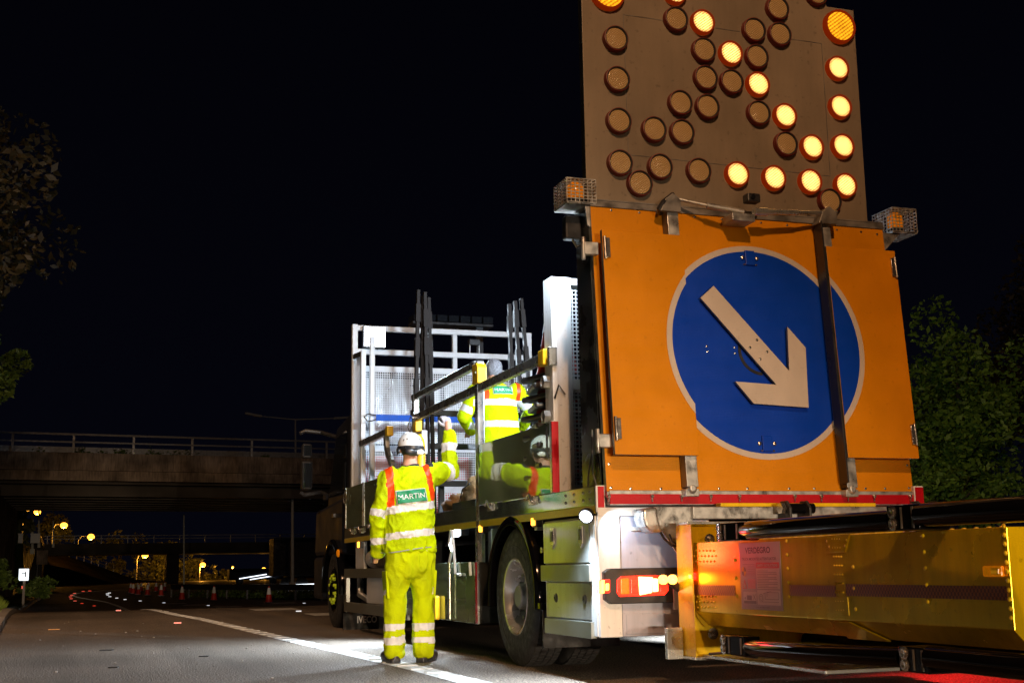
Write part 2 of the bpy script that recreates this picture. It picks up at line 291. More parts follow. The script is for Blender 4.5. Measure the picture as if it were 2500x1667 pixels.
# ------------------------------------------------------------------ mesh builder
class MB:
    def __init__(s): s.v = []; s.f = []; s.m = []; s.sm = []
    def add(s, verts, faces, mi=0, smooth=False):
        o = len(s.v); s.v += [tuple(x) for x in verts]
        for f in faces: s.f.append([i + o for i in f]); s.m.append(mi); s.sm.append(smooth)
        return s
    def box(s, x0, x1, y0, y1, z0, z1, mi=0):
        if x0 > x1: x0, x1 = x1, x0
        if y0 > y1: y0, y1 = y1, y0
        if z0 > z1: z0, z1 = z1, z0
        v = [(x, y, z) for x in (x0, x1) for y in (y0, y1) for z in (z0, z1)]
        return s.add(v, [(0, 1, 3, 2), (4, 6, 7, 5), (0, 4, 5, 1), (2, 3, 7, 6), (0, 2, 6, 4), (1, 5, 7, 3)], mi)
    def bar(s, p0, p1, wx, wz, up=(0, 0, 1), mi=0):
        """rectangular bar between two points"""
        p0, p1 = Vector(p0), Vector(p1); d = (p1 - p0).normalized(); u = Vector(up)
        a = d.cross(u)
        if a.length < 1e-4: a = d.cross(Vector((1, 0, 0)))
        a.normalize(); b = a.cross(d).normalized(); v = []
        for p in (p0, p1):
            for i, j in ((-1, -1), (1, -1), (1, 1), (-1, 1)): v.append(p + a * (i * wx / 2) + b * (j * wz / 2))
        return s.add(v, [(3, 2, 1, 0), (4, 5, 6, 7), (0, 1, 5, 4), (1, 2, 6, 5), (2, 3, 7, 6), (3, 0, 4, 7)], mi)
    def prism(s, pts, off, mi=0, side_mi=None):
        """closed outline (3D points) pushed along off"""
        n = len(pts); off = Vector(off); a = [Vector(p) for p in pts]; b = [p + off for p in a]
        s.add(a + b, [list(range(n))[::-1], list(range(n, 2 * n))], mi)
        s.add(a + b, [(i, (i + 1) % n, n + (i + 1) % n, n + i) for i in range(n)], mi if side_mi is None else side_mi); return s
    def tube(s, pts, r, n=10, mi=0, caps=True):
        pts = [Vector(p) for p in pts]; rr = r if isinstance(r, (list, tuple)) else [r] * len(pts)
        rings = []; prev = None
        for i, p in enumerate(pts):
            d = (pts[min(i + 1, len(pts) - 1)] - pts[max(i - 1, 0)]).normalized()
            if prev is None:
                a = d.cross(Vector((0, 0, 1)));
                if a.length < 1e-3: a = d.cross(Vector((1, 0, 0)))
            else: a = prev - d * prev.dot(d)
            a.normalize(); prev = a; b = d.cross(a)
            rings.append([p + (a * math.cos(2 * math.pi * k / n) + b * math.sin(2 * math.pi * k / n)) * rr[i] for k in range(n)])
        v = [q for rg in rings for q in rg]; f = []
        for i in range(len(pts) - 1):
            for k in range(n): f.append((i * n + k, i * n + (k + 1) % n, (i + 1) * n + (k + 1) % n, (i + 1) * n + k))
        s.add(v, f, mi, True)
        if caps: s.add(rings[0] + rings[-1], [list(range(n))[::-1], list(range(n, 2 * n))], mi)
        return s
    def lathe(s, c, axis, prof, n=24, mi=0, up=(0, 0, 1)):
        """prof = [(distance along axis, radius)]"""
        c = Vector(c); d = Vector(axis).normalized(); a = d.cross(Vector(up))
        if a.length < 1e-3: a = d.cross(Vector((1, 0, 0)))
        a.normalize(); b = d.cross(a); v = []; f = []
        for h, r in prof:
            for k in range(n): v.append(c + d * h + (a * math.cos(2 * math.pi * k / n) + b * math.sin(2 * math.pi * k / n)) * max(r, 1e-4))
        for i in range(len(prof) - 1):
            for k in range(n): f.append((i * n + k, i * n + (k + 1) % n, (i + 1) * n + (k + 1) % n, (i + 1) * n + k))
        mis = mi if isinstance(mi, list) else [mi] * (len(prof) - 1)
        o = len(s.v); s.v += [tuple(x) for x in v]
        for idx, q in enumerate(f): s.f.append([i + o for i in q]); s.m.append(mis[idx // n]); s.sm.append(True)
        return s
    def sphere(s, c, r, n=12, mi=0, sc=(1, 1, 1)):
        c = Vector(c); prof = []; v = []; f = []; k = n // 2
        for i in range(k + 1):
            t = math.pi * i / k
            for j in range(n):
                ph = 2 * math.pi * j / n
                v.append(c + Vector((math.sin(t) * math.cos(ph) * r * sc[0], math.sin(t) * math.sin(ph) * r * sc[1], math.cos(t) * r * sc[2])))
        for i in range(k):
            for j in range(n): f.append((i * n + j, (i + 1) * n + j, (i + 1) * n + (j + 1) % n, i * n + (j + 1) % n))
        return s.add(v, f, mi, True)
    def build(s, name, mats, parent=None, bevel=0.0, seg=2, origin=None, label=None):
        me = bpy.data.meshes.new(name)
        o = Vector(origin) if origin is not None else Vector((0, 0, 0))
        me.from_pydata([Vector(v) - o for v in s.v], [], s.f)
        if not isinstance(mats, (list, tuple)): mats = [mats]
        for mm in mats: me.materials.append(M[mm] if isinstance(mm, str) else mm)
        me.polygons.foreach_set('material_index', s.m); me.polygons.foreach_set('use_smooth', s.sm)
        me.update(); bm = bmesh.new(); bm.from_mesh(me)
        bmesh.ops.remove_doubles(bm, verts=bm.verts, dist=1e-5); bmesh.ops.dissolve_degenerate(bm, edges=bm.edges, dist=1e-6)
        bmesh.ops.recalc_face_normals(bm, faces=bm.faces); bm.to_mesh(me); bm.free()
        if any(s.sm): me.set_sharp_from_angle(angle=R(40))
        ob = bpy.data.objects.new(name, me); C.objects.link(ob); ob.location = o
        if parent is not None:
            ob.parent = parent; ob.location = o - world_loc(parent)
        if bevel > 0:
            b = ob.modifiers.new('bevel', 'BEVEL'); b.width = bevel; b.segments = seg; b.limit_method = 'ANGLE'; b.angle_limit = R(40)
        if label: ob['label'] = label
        return ob
def world_loc(o):
    p = Vector((0, 0, 0))
    while o is not None: p = p + o.location; o = o.parent
    return p
def thing(name, loc, label, cat, group=None):
    o = bpy.data.objects.new(name, None); C.objects.link(o); o.location = loc; o.empty_display_size = 0.2
    return tag(o, label, cat, group)
def tag(o, label=None, cat=None, group=None, kind=None):
    if label: o['label'] = label
    if cat: o['category'] = cat
    if group: o['group'] = group
    if kind: o['kind'] = kind
    return o
def copy_tree(o, parent=None):
    c = o.copy(); C.objects.link(c); c.parent = parent
    for ch in [q for q in bpy.data.objects if q.parent == o]: copy_tree(ch, c)
    return c
def text_mesh(txt, size, width=None, bold=0.0):
    cu = bpy.data.curves.new('t', 'FONT'); cu.body = txt; cu.size = size; cu.align_x = 'CENTER'; cu.align_y = 'CENTER'; cu.offset = bold * size
    ob = bpy.data.objects.new('t', cu); C.objects.link(ob); bpy.context.view_layer.update()
    me = bpy.data.meshes.new_from_object(ob.evaluated_get(bpy.context.evaluated_depsgraph_get()))
    bm = bmesh.new(); bm.from_mesh(me); bmesh.ops.triangulate(bm, faces=bm.faces); bm.to_mesh(me); bm.free()
    vs = [v.co.copy() for v in me.vertices]; fs = [list(p.vertices) for p in me.polygons]
    bpy.data.objects.remove(ob); bpy.data.curves.remove(cu); bpy.data.meshes.remove(me)
    if vs:
        x0, x1 = min(v.x for v in vs), max(v.x for v in vs); y0, y1 = min(v.y for v in vs), max(v.y for v in vs)
        for v in vs: v.x -= (x0 + x1) / 2; v.y -= (y0 + y1) / 2
        if width: 
            k = width / (x1 - x0)
            for v in vs: v.x *= k
    return vs, fs
def put_text(mb, txt, c, ux, uy, h, width=None, mi=0, bold=0.0):
    vs, fs = text_mesh(txt, h * 1.38, width, bold); c, ux, uy = Vector(c), Vector(ux).normalized(), Vector(uy).normalized()
    mb.add([c + ux * v.x + uy * v.y for v in vs], fs, mi)

# ================================================================== SETTING
def strip(name, xs_of_y, ys, lift, m, kind='structure', xdiv=1):
    mb = MB(); v = []; n = 0
    for y in ys:
        a, b = xs_of_y(y)
        for k in range(xdiv + 1): v.append((a + (b - a) * k / xdiv, y, gz(y) + lift))
    q = xdiv + 1
    f = [(i * q + k, i * q + k + 1, (i + 1) * q + k + 1, (i + 1) * q + k) for i in range(len(ys) - 1) for k in range(xdiv)]
    o = mb.add(v, f, 0, True).build(name, m); tag(o, kind=kind); return o
YS = [-70, -40, -20, -5, 0, 5, 10, 15, 20] + [24 + i * 2 for i in range(17)] + [60, 66, 72, 80, 88, 96, 104, 112, 120, 135, 150, 180, 220, 260, 320, 400, 500, 700, 1000]
strip('ground', lambda y: (-500, 500), YS, -0.03, 'earth')
def lerp_table(tab):
    def f(y):
        if y <= tab[0][0]: return tab[0][1]
        for (a, p), (b, q) in zip(tab, tab[1:]):
            if y <= b: return p + (q - p) * (y - a) / (b - a)
        return tab[-1][1]
    return f
kerb_x = lerp_table([(-70, 0.2), (0, -0.5), (17, -0.95), (24, -1.2), (56, -2.2), (72, -2.3), (92, -2.3), (111, -2.0), (118, 0.5), (135, 9), (160, 26), (260, 90)])
road_r = lerp_table([(-70, 20), (20, 20), (45, 17), (60, 12.6), (68, 8.2), (80, 8.2), (112, 14), (120, 22), (160, 50), (260, 120)])
strip('road', lambda y: (kerb_x(y), road_r(y)), YS[:-5], 0.0, 'asphalt', xdiv=6)

def ribbon(name, pts, wid, lift, m):
    mb = MB(); v = []
    for i, p in enumerate(pts):
        d = (pts[min(i + 1, len(pts) - 1)] - pts[max(i - 1, 0)]); d.z = 0; d.normalize(); nrm = Vector((-d.y, d.x, 0))
        for sgn in (-0.5, 0.5):
            q = p + nrm * wid * sgn; v.append((q.x, q.y, gz(q.y) + lift))
    mb.add(v, [(2 * i, 2 * i + 1, 2 * i + 3, 2 * i + 2) for i in range(len(pts) - 1)])
    o = mb.build(name, m); tag(o, kind='structure'); return o
def smooth_pts(p, n=8):
    out = []
    for i in range(len(p) - 1):
        a, b, c, d = p[max(i - 1, 0)], p[i], p[i + 1], p[min(i + 2, len(p) - 1)]
        for k in range(n):
            t = k / n; out.append(0.5 * ((2 * b) + (c - a) * t + (2 * a - 5 * b + 4 * c - d) * t * t + (3 * b - a - 3 * c + d) * t ** 3))
    return out + [p[-1]]
lp = [Vector((2.95, -6, 0)), Vector((2.62, 4, 0))] + [G(a, b) for a, b in [(1130, 1660), (1000, 1628), (700, 1560), (500, 1513)]]
lp += [Vector((1.55, 28, 0)), Vector((1.75, 50, 0)), Vector((1.5, 63, 0)), Vector((1.05, 72, 0)), Vector((0.3, 80, 0)), Vector((-0.3, 88, 0)), Vector((-0.5, 97, 0)), Vector((0.0, 107, 0)), Vector((1.2, 115, 0)), Vector((4.5, 124, 0)), Vector((12, 138, 0))]
ribbon('edge_line', smooth_pts(lp), 0.20, 0.004, 'line')
# raised rumble ribs on the edge line near the camera
mb = MB()
sp = smooth_pts(lp, 40)
acc = 0.0
for a, b in zip(sp, sp[1:]):
    if b.y > 122 or b.y < 5: continue
    acc += (b - a).length
    if acc > (0.35 if b.y < 26 else 0.7):
        acc = 0; d = (b - a).normalized(); n_ = Vector((-d.y, d.x, 0))
        mb.bar(b + n_ * 0.085 + Vector((0, 0, gz(b.y) + 0.006)), b - n_ * 0.085 + Vector((0, 0, gz(b.y) + 0.006)), 0.05, 0.011 if b.y < 26 else .016)
o = mb.build('line_ribs', 'line', bevel=0.004); tag(o, kind='structure')
# lane dashes seen ahead on the left of the truck
mb = MB()
for px, py, ln in [(669, 1487, 1.6), (802, 1499, 1.2), (556, 1480, 2.0), (478, 1476, 2.0), (425, 1472.5, 2.0), (690, 1471, 2.0)]:
    p = G(px, py); mb.box(p.x - ln / 2 * 0.55, p.x + ln / 2 * 0.55, p.y - 0.6, p.y + 0.6, gz(p.y) + 0.003, gz(p.y) + 0.006)
o = mb.build('lane_dashes', 'line'); tag(o, kind='structure')
# kerb on the left
mb = MB(); ky = [y * 2.0 for y in range(-10, 48)]
for a, b in zip(ky, ky[1:]):
    mb.prism([(kerb_x(a) - 0.16, a, gz(a) - 0.02), (kerb_x(a), a, gz(a) - 0.02), (kerb_x(a), a, gz(a) + 0.10), (kerb_x(a) - 0.16, a, gz(a) + 0.12)],
             (kerb_x(b) - kerb_x(a), b - a - 0.012, gz(b) - gz(a)))
o = mb.build('kerb', 'kerb'); tag(o, kind='structure')
# verge rising to a bank on the left
def bank_z(x, y):
    k = kerb_x(y) - 0.2; d = k - x
    if d <= 0: return gz(y)
    h = 0.05 + 0.10 * min(d, 1) + 0.30 * max(0, d - 2.2)
    return gz(y) + min(h, 4.5) + 0.12 * noise.noise(Vector((x * 0.5, y * 0.25, 0)))
mb = MB(); v = []; xs_ = [0, 0.4, 1, 2, 3, 4.5, 6, 8, 11, 15, 20, 30, 60]
yb = [y * 2.5 for y in range(-10, 46)]
for y in yb:
    for d in xs_: x = kerb_x(y) - 0.16 - d; v.append((x, y, bank_z(x, y)))
q = len(xs_)
mb.add(v, [(i * q + k, i * q + k + 1, (i + 1) * q + k + 1, (i + 1) * q + k) for i in range(len(yb) - 1) for k in range(q - 1)], 0, True)
o = mb.build('verge', 'bank'); tag(o, kind='structure')

# road debris: small pale stones on the shoulder
mb = MB()
rs = random.Random(3)
for k in range(45):
    x = rs.uniform(-0.9, 2.2); y = rs.uniform(6, 22); r = rs.uniform(0.004, 0.012)
    mb.sphere((x, y, gz(y) + r * 0.4), r, 6, 0, (1.3, 1, 0.6))
o = mb.build('gravel', 'kerb'); tag(o, kind='stuff')
# the scrap of orange tape on the shoulder
p = G(132, 1537)
mb = MB().box(p.x - 0.075, p.x + 0.075, p.y - 0.06, p.y + 0.06, 0.003, 0.012)
tag(mb.build('litter_scrap', 'litter', bevel=0.003), 'small flat orange scrap lying on the empty hard shoulder', 'litter')

for px, py, ln, lb in ((260, 1588, .07, 'thin dark scrap lying flat on the hard shoulder, left of two dark scraps'), (277, 1630, .045, 'small crumpled dark scrap on the hard shoulder nearest the camera'), (498, 1603, .05, 'short dark scrap on the hard shoulder beside the white line')):
    p = G(px, py); mb = MB().prism([(p.x - ln, p.y - .02, .003), (p.x + ln * .7, p.y - .03, .003), (p.x + ln, p.y + .03, .003), (p.x - ln * .6, p.y + .04, .003)], (0, 0, .008))
    tag(mb.build('litter_scrap', 'rubber', bevel=.003), lb, 'litter')

# ------------------------------------------------------------------ near bridge
def by(x): return 70.2 + (x + 4.3) * 0.13
def bridge():
    t = thing('road_bridge', (-4.3, 70, -0.68), 'brown concrete road bridge with post and rail parapet, nearest of the two bridges', 'bridge')
    def slab(name, z0, z1, yo, depth, m, x0=-14.0, x1=40.0):
        mb = MB(); n = 10
        xs = [x0 + (x1 - x0) * k / n for k in range(n + 1)]
        mb.prism([(x, by(x) + yo, z0) for x in xs] + [(x, by(x) + yo + depth, z0) for x in xs[::-1]], (0, 0, z1 - z0)); return mb.build(name, m, t)
    slab('edge_beam', 6.14, 7.06, 0.0, 0.7, 'concrete'); slab('ledge', 5.62, 6.138, 0.22, 0.9, 'concrete')
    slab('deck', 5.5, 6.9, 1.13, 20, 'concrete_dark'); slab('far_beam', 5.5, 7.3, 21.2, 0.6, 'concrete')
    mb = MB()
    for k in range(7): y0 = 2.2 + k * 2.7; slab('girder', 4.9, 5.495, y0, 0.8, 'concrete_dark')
    mb = MB().box(-14, -4.25, 71.6, 91, -1.0, 5.48); mb.build('abutment', 'concrete', t)
    xs = [-3.95, -0.77, 2.55, 6.0, 9.5, 13.1, 16.8, 20.5]
    for k, px in enumerate([31, 180, 328, 474, 624]): xs[k] = PY(px, 1075, 70.6).x
    for x in xs: MB().box(x - 0.06, x + 0.06, by(x) + 0.3, by(x) + 0.42, 7.06, 8.05).build('parapet_post', 'galv_dark', t)
    def rail(name, z, h, yo, th):
        mb = MB(); mb.prism([(-14, by(-14) + yo, z), (40, by(40) + yo, z), (40, by(40) + yo + th, z), (-14, by(-14) + yo + th, z)], (0, 0, h)); mb.build(name, 'galv_dark', t)
    rail('parapet_rail', 8.0, 0.10, 0.22, 0.075); rail('parapet_rail', 7.60, 0.08, 0.22, 0.075); rail('crash_barrier', 7.18, 0.30, 1.3, 0.08)
    for px in [119, 268, 413, 555, 692]:
        x = PY(px, 1090, 71.5).x; MB().box(x - 0.08, x + 0.08, by(x) + 1.4, by(x) + 1.52, 6.9, 7.4).build('barrier_post', 'galv_dark', t)
bridge()
# plants along the bridge edge
rs = random.Random(5); mb = MB()
for px in (96, 190, 205, 250, 292, 300, 368, 390, 430, 470, 660):
    p = PY(px, 1110, 71.0)
    for k in range(26):
        a = rs.uniform(0, 6.28); q = Vector((p.x + rs.gauss(0, 0.18), by(p.x) + 0.55 + rs.gauss(0, 0.05), 7.06 + abs(rs.gauss(0, 0.17)))); d = Vector((math.cos(a), math.sin(a), rs.uniform(-.3, .8))) * 0.06; e = Vector((-d.y, d.x, 0.03))
        mb.add([q - d, q - e, q + d, q + e], [(0, 1, 2, 3)])
tag(mb.build('bridge_weeds', 'leaf'), kind='stuff')

# ------------------------------------------------------------------ far bridge
def far_bridge():
    t = thing('road_bridge', (-7, 180, -0.68), 'dark distant road bridge under the street lamps with wing wall, second of two bridges', 'bridge')
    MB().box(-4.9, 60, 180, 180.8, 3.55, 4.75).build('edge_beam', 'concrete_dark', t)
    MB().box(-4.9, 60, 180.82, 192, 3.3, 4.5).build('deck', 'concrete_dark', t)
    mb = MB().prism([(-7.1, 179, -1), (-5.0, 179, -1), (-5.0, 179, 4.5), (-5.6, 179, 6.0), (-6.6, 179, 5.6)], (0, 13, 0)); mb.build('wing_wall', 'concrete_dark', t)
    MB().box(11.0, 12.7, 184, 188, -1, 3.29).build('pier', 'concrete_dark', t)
    for z in (5.75, 5.35): MB().box(-4.9, 60, 180.3, 180.36, z, z + 0.09).build('parapet_rail', 'galv_dark', t)
    for k in range(14): x = -4.6 + k * 3.4; MB().box(x, x + 0.1, 180.28, 180.38, 4.75, 5.8).build('parapet_post', 'galv_dark', t)
far_bridge()
# slope under the far bridge
mb = MB(); cr = [PY(a, b, y) for a, b, y in [(60, 1330, 200), (150, 1352, 200), (240, 1381, 208), (330, 1414, 216), (420, 1441, 224)]]
v = []
for p in cr: v += [(p.x, p.y, p.z), (p.x + (2 if p.z > 1 else 0.3), p.y - 14, -0.75), (p.x, p.y + 60, p.z)]
mb.add(v, [(3 * i, 3 * i + 1, 3 * i + 4, 3 * i + 3) for i in range(4)] + [(3 * i, 3 * i + 3, 3 * i + 5, 3 * i + 2) for i in range(4)], 0, True)
tag(mb.build('embankment', 'shadedslope'), kind='structure')
t = thing('slope_fence', cr[1], 'low post and rail fence running down the dark slope under the far bridge', 'fence')
for k in range(46):
    f_ = k / 45 * 3; i = min(int(f_), 2); p = cr[1 + i].lerp(cr[2 + i], f_ - i)
    if k % 3 == 0: MB().bar(p - Vector((0, 0.2, 0)), p + Vector((0, -0.2, 1.1)), 0.12, 0.12).build('fence_post', 'galv_dark', t)
for h in (0.5, 1.0):
    for i in range(3): MB().bar(cr[1 + i] + Vector((0, -.3, h)), cr[2 + i] + Vector((0, -.3, h)), 0.08, 0.09).build('fence_rail', 'galv_dark', t)

# ------------------------------------------------------------------ trees
def leaves(mb, rs, c, rad, n, size, clumps=14, hole=0.0):
    c = Vector(c); cl = []
    for k in range(clumps):
        while True:
            q = Vector((rs.uniform(-1, 1), rs.uniform(-1, 1), rs.uniform(-1, 1)))
            if 0.25 < q.length < 1: break
        cl.append((Vector((q.x * rad[0], q.y * rad[1], q.z * rad[2])), rs.uniform(0.22, 0.42)))
    for k in range(n):
        o, r = cl[rs.randrange(clumps)]
        while True:
            q = Vector((rs.uniform(-1, 1), rs.uniform(-1, 1), rs.uniform(-1, 1)))
            if q.length < 1: break
        q = q.normalized() * q.length ** 0.5 if q.length > 0 else q
        p = c + o + Vector((q.x * rad[0] * r, q.y * rad[1] * r, q.z * rad[2] * r))
        a = Vector((rs.gauss(0, 1), rs.gauss(0, 1), rs.gauss(0, 0.7))).normalized(); b = a.cross(Vector((rs.gauss(0, 1), rs.gauss(0, 1), rs.gauss(0, 1)))).normalized()
        s_ = size * rs.choice((0.55, 0.8, 1.0, 1.3, 1.75))
        mb.add([p - a * s_, p - b * s_ * 0.5, p + a * s_, p + b * s_ * 0.5], [(0, 1, 2, 3)])
def tree(name, base, crown_c, rad, n, size, m, label, seed, group=None, clumps=16):
    rs = random.Random(seed); base = Vector(base); cc = Vector(crown_c)
    t = thing(name, base, label, 'tree', group)
    mb = MB(); mid = base.lerp(cc, 0.6) + Vector((rs.uniform(-.2, .2), 0, 0)); top = cc + Vector((0, 0, rad[2] * 0.5)); rr = max(0.06, rad[2] * 0.05)
    mb.tube([base, mid, top], [rr * 1.5, rr, rr * 0.25], 8)
    for k in range(7):
        a = mid.lerp(top, k / 8); e = cc + Vector((rs.uniform(-1, 1) * rad[0] * 0.75, rs.uniform(-1, 1) * rad[1] * 0.75, rs.uniform(-0.5, 0.8) * rad[2] * 0.8))
        mb.tube([a, a.lerp(e, 0.5) + Vector((0, 0, 0.1 * rad[2])), e], [rr * 0.6, rr * 0.35, rr * 0.1], 6)
    mb.build('trunk', 'bark', t)
    mb = MB(); leaves(mb, rs, cc, rad, n, size, clumps); mb.build('crown', m, t)
    return t
def gx(p): return Vector((p.x, p.y, bank_z(p.x, p.y) if p.y < 110 else gz(p.y)))
# left: overhanging tree, and the smaller one lower down
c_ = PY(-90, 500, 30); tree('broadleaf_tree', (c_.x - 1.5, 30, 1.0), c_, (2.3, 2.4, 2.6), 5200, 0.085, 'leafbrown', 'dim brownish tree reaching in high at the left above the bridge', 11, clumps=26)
c_ = PY(-40, 890, 34); tree('broadleaf_tree', (c_.x - 0.8, 34, 1.0), c_, (1.25, 1.5, 1.3), 2600, 0.085, 'leaf', 'small green tree lower at the left, just above the bridge parapet', 12, clumps=14)
# right: big dark green tree, and the darker taller one behind it
c_ = PY(2345, 1010, 30); tree('broadleaf_tree', (c_.x, 30, 0), c_, (2.1, 2.2, 2.7), 15000, 0.075, 'leafbright', 'bushy dark green tree beside the right edge of the orange sign', 13, clumps=44)
c_ = PY(2330, 1205, 27); tree('shrub', (c_.x, 27, 0), c_, (2.2, 1.0, 0.8), 5000, 0.06, 'leafbright', 'low dark shrub under the big tree on the right', 14, clumps=22)
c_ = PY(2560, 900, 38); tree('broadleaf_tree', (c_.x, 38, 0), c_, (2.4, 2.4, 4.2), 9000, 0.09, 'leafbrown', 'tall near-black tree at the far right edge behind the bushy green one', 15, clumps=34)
# far trees lit by the street lamps
far = [(375, 1385, 250, 4.6, 5.2, 'leafyellow', 'lamp-lit yellowish trees beyond the slope, first from the left'), (425, 1400, 245, 4.2, 4.2, 'leafyellow', 'lamp-lit yellowish tree beyond the slope, second from the left'),
       (480, 1405, 250, 3.6, 3.6, 'leafyellow', 'round orange-lit tree right behind the fifth street lamp'), (290, 1365, 262, 5.0, 5.0, 'leafyellow', 'dim orange-lit tree at the top of the dark slope'),
       (590, 1418, 255, 3.0, 2.0, 'leafyellow', 'low dim tree left of the pale lamp column'), (675, 1415, 262, 2.8, 2.6, 'leafyellow', 'low dim tree just left of the pale column, half behind it'),
       (28, 1285, 150, 2.3, 3.2, 'leafyellow', 'bright yellow-green tree left of the far bridge wing wall'), (128, 1300, 260, 3.6, 3.0, 'leafyellow', 'small orange-lit tree between the first two street lamps'),
       (545, 1420, 265, 2.6, 2.0, 'leafyellow', 'small dim tree between the round orange-lit tree and the low one')]
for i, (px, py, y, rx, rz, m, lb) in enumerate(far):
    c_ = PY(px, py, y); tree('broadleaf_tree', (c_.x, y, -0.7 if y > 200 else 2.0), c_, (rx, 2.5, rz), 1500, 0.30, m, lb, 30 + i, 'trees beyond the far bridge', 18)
# bush and grass on the left verge
c_ = PY(95, 1437, 74); tree('shrub', (c_.x, 74, -0.6), c_, (1.3, 1.0, 0.5), 1500, 0.08, 'leaf', 'low bush on the verge beside the small white sign', 50, clumps=14)
c_ = PY(0, 1400, 55); tree('shrub', (c_.x - .6, 55, 0), c_ + Vector((-.6, 0, -.4)), (1.1, 1.0, 1.0), 1200, 0.08, 'leaf', 'dark bush at the left edge above the grass', 51, clumps=14)
rs = random.Random(8); mb = MB()
for k in range(2600):
    y = rs.uniform(18, 31); d = abs(rs.gauss(0, 0.9)) + 0.25 + max(0, (24 - y)) * 0.05; x = kerb_x(y) - d; h = rs.uniform(0.12, 0.55) * min(1, 0.35 + d * 0.6) * (0.5 if y < 23 else 1)
    b = Vector((x, y, bank_z(x, y) - 0.02)); a = rs.uniform(0, 6.28); ln = rs.uniform(0.1, 0.5); tip = b + Vector((math.cos(a) * h * ln, math.sin(a) * h * ln, h)); sd = Vector((0.008, 0.006, 0))
    md = b.lerp(tip, 0.55) + Vector((0, 0, h * 0.08)); mb.add([b - sd, b + sd, md + sd * 0.8, tip, md - sd * 0.8], [(0, 1, 2, 4), (4, 2, 3)])
for k in range(2600):
    y = rs.uniform(23, 33); d = rs.uniform(0.05, 1.0) ** 1.2 + .02; x = kerb_x(y) - .16 - d * .8; h = rs.uniform(0.18, 0.55) * min(1, .35 + d)
    b = Vector((x, y, bank_z(x, y) - 0.02)); a = rs.uniform(0, 6.28); ln = rs.uniform(0.15, 0.6); tip = b + Vector((math.cos(a) * h * ln, math.sin(a) * h * ln, h)); sd = Vector((0.010, 0.006, 0))
    md = b.lerp(tip, 0.55) + Vector((0, 0, h * 0.10)); mb.add([b - sd, b + sd, md + sd * 0.8, tip, md - sd * 0.8], [(0, 1, 2, 4), (4, 2, 3)])
tag(mb.build('verge_grass', 'grass'), kind='stuff')
# barrier and scrub in the middle of the carriageways ahead
t = thing('crash_barrier', G(600, 1466), 'dark steel crash barrier across the road nose behind the traffic cones', 'crash barrier')
bl = [Vector((5.0, 78, -0.68)), Vector((8.6, 68.5, -0.68)), Vector((12.9, 60, -0.68)), Vector((18, 46, -0.5))]
for a, b in zip(bl, bl[1:]):
    MB().bar(a + Vector((0, 0, 0.62)), b + Vector((0, 0, 0.62)), 0.08, 0.28).build('beam', 'darksteel', t)
for k in range(14):
    f_ = k / 13 * 3; i = min(int(f_), 2); p = bl[i].lerp(bl[i + 1], f_ - i); MB().box(p.x - .05, p.x + .05, p.y + 0.05, p.y + .15, -0.8, 0.0).build('post', 'darksteel', t)
mb = MB(); rs = random.Random(9)
for k in range(3500):
    f_ = rs.uniform(0, 3); i = min(int(f_), 2); p = bl[i].lerp(bl[i + 1], f_ - i) + Vector((rs.uniform(0.2, 4), rs.uniform(0.4, 5), 0)); h = rs.uniform(0.2, 0.75); q = Vector((p.x, p.y, -0.7 + h * rs.random()))
    a = Vector((rs.gauss(0, 1), rs.gauss(0, 1), rs.gauss(0, 1))).normalized() * 0.09; b = a.cross(Vector((rs.gauss(0, 1), rs.gauss(0, 1), 1))).normalized() * 0.05
    mb.add([q - a, q - b, q + a, q + b], [(0, 1, 2, 3)])
tag(mb.build('median_scrub', 'leaf'), kind='stuff')

# added vehicles beyond the barrier; blurred light trails made into lit strips
M['strip'] = mat('white_trail_strip', (.9, .9, .9), .3, 0, 0, emit=(0.85, 0.92, 1.0), estr=2.2)
yv = 150; a_, b_ = PY(560, 1388, yv), PY(692, 1446, yv)
t = thing('coach', (a_.x, yv, -0.68), 'dim dark coach, two white light trails made into lit strips, beyond the barrier near the traffic cones', 'coach')
cb_ = MB().box(a_.x, b_.x, yv, yv + 2.4, -0.2, a_.z).build('body', 'cab', t, bevel=.15, seg=3)
MB().box(a_.x + .4, b_.x - .3, yv - .02, yv - .001, .9, a_.z - .35).build('side_window', 'glass', cb_)
for p0, p1 in (((584, 1412), (651, 1401)), ((610, 1414), (685, 1402))): q0, q1 = PY(*p0, yv - .06), PY(*p1, yv - .06); MB().bar(q0, q1, .05, .10).build('trail_strip', 'strip', t)
for x in (a_.x + 1.2, b_.x - 1.2): MB().lathe((x, yv + .1, -.3), (0, -1, 0), [(-.2, .42), (.1, .42), (.12, .3), (.1, 0)], 20).build('wheel', 'rubber', t)
yv = 100; a_, b_ = PY(668, 1345, yv), PY(800, 1440, yv)
t = thing('made_up_trailer', (a_.x, yv, -0.68), 'made-up near-black box trailer carrying a white light trail as a strip, right of the nearest cone', 'trailer')  # trailer made up to carry the traffic light trail
MB().box(a_.x, a_.x + 9, yv, yv + 2.5, .35, a_.z + 1.0).build('body', 'chassis', t, bevel=.05)
q0, q1 = PY(670, 1430, yv - .05), PY(766, 1426, yv - .05); MB().bar(q0, q1 + (q1 - q0), .05, .16).build('trail_strip', 'strip', t)
for x in (a_.x + 1.0, a_.x + 2.2): MB().lathe((x, yv + .1, -.2), (0, -1, 0), [(-.2, .48), (.1, .48), (.12, .3), (.1, 0)], 20).build('wheel', 'rubber', t)

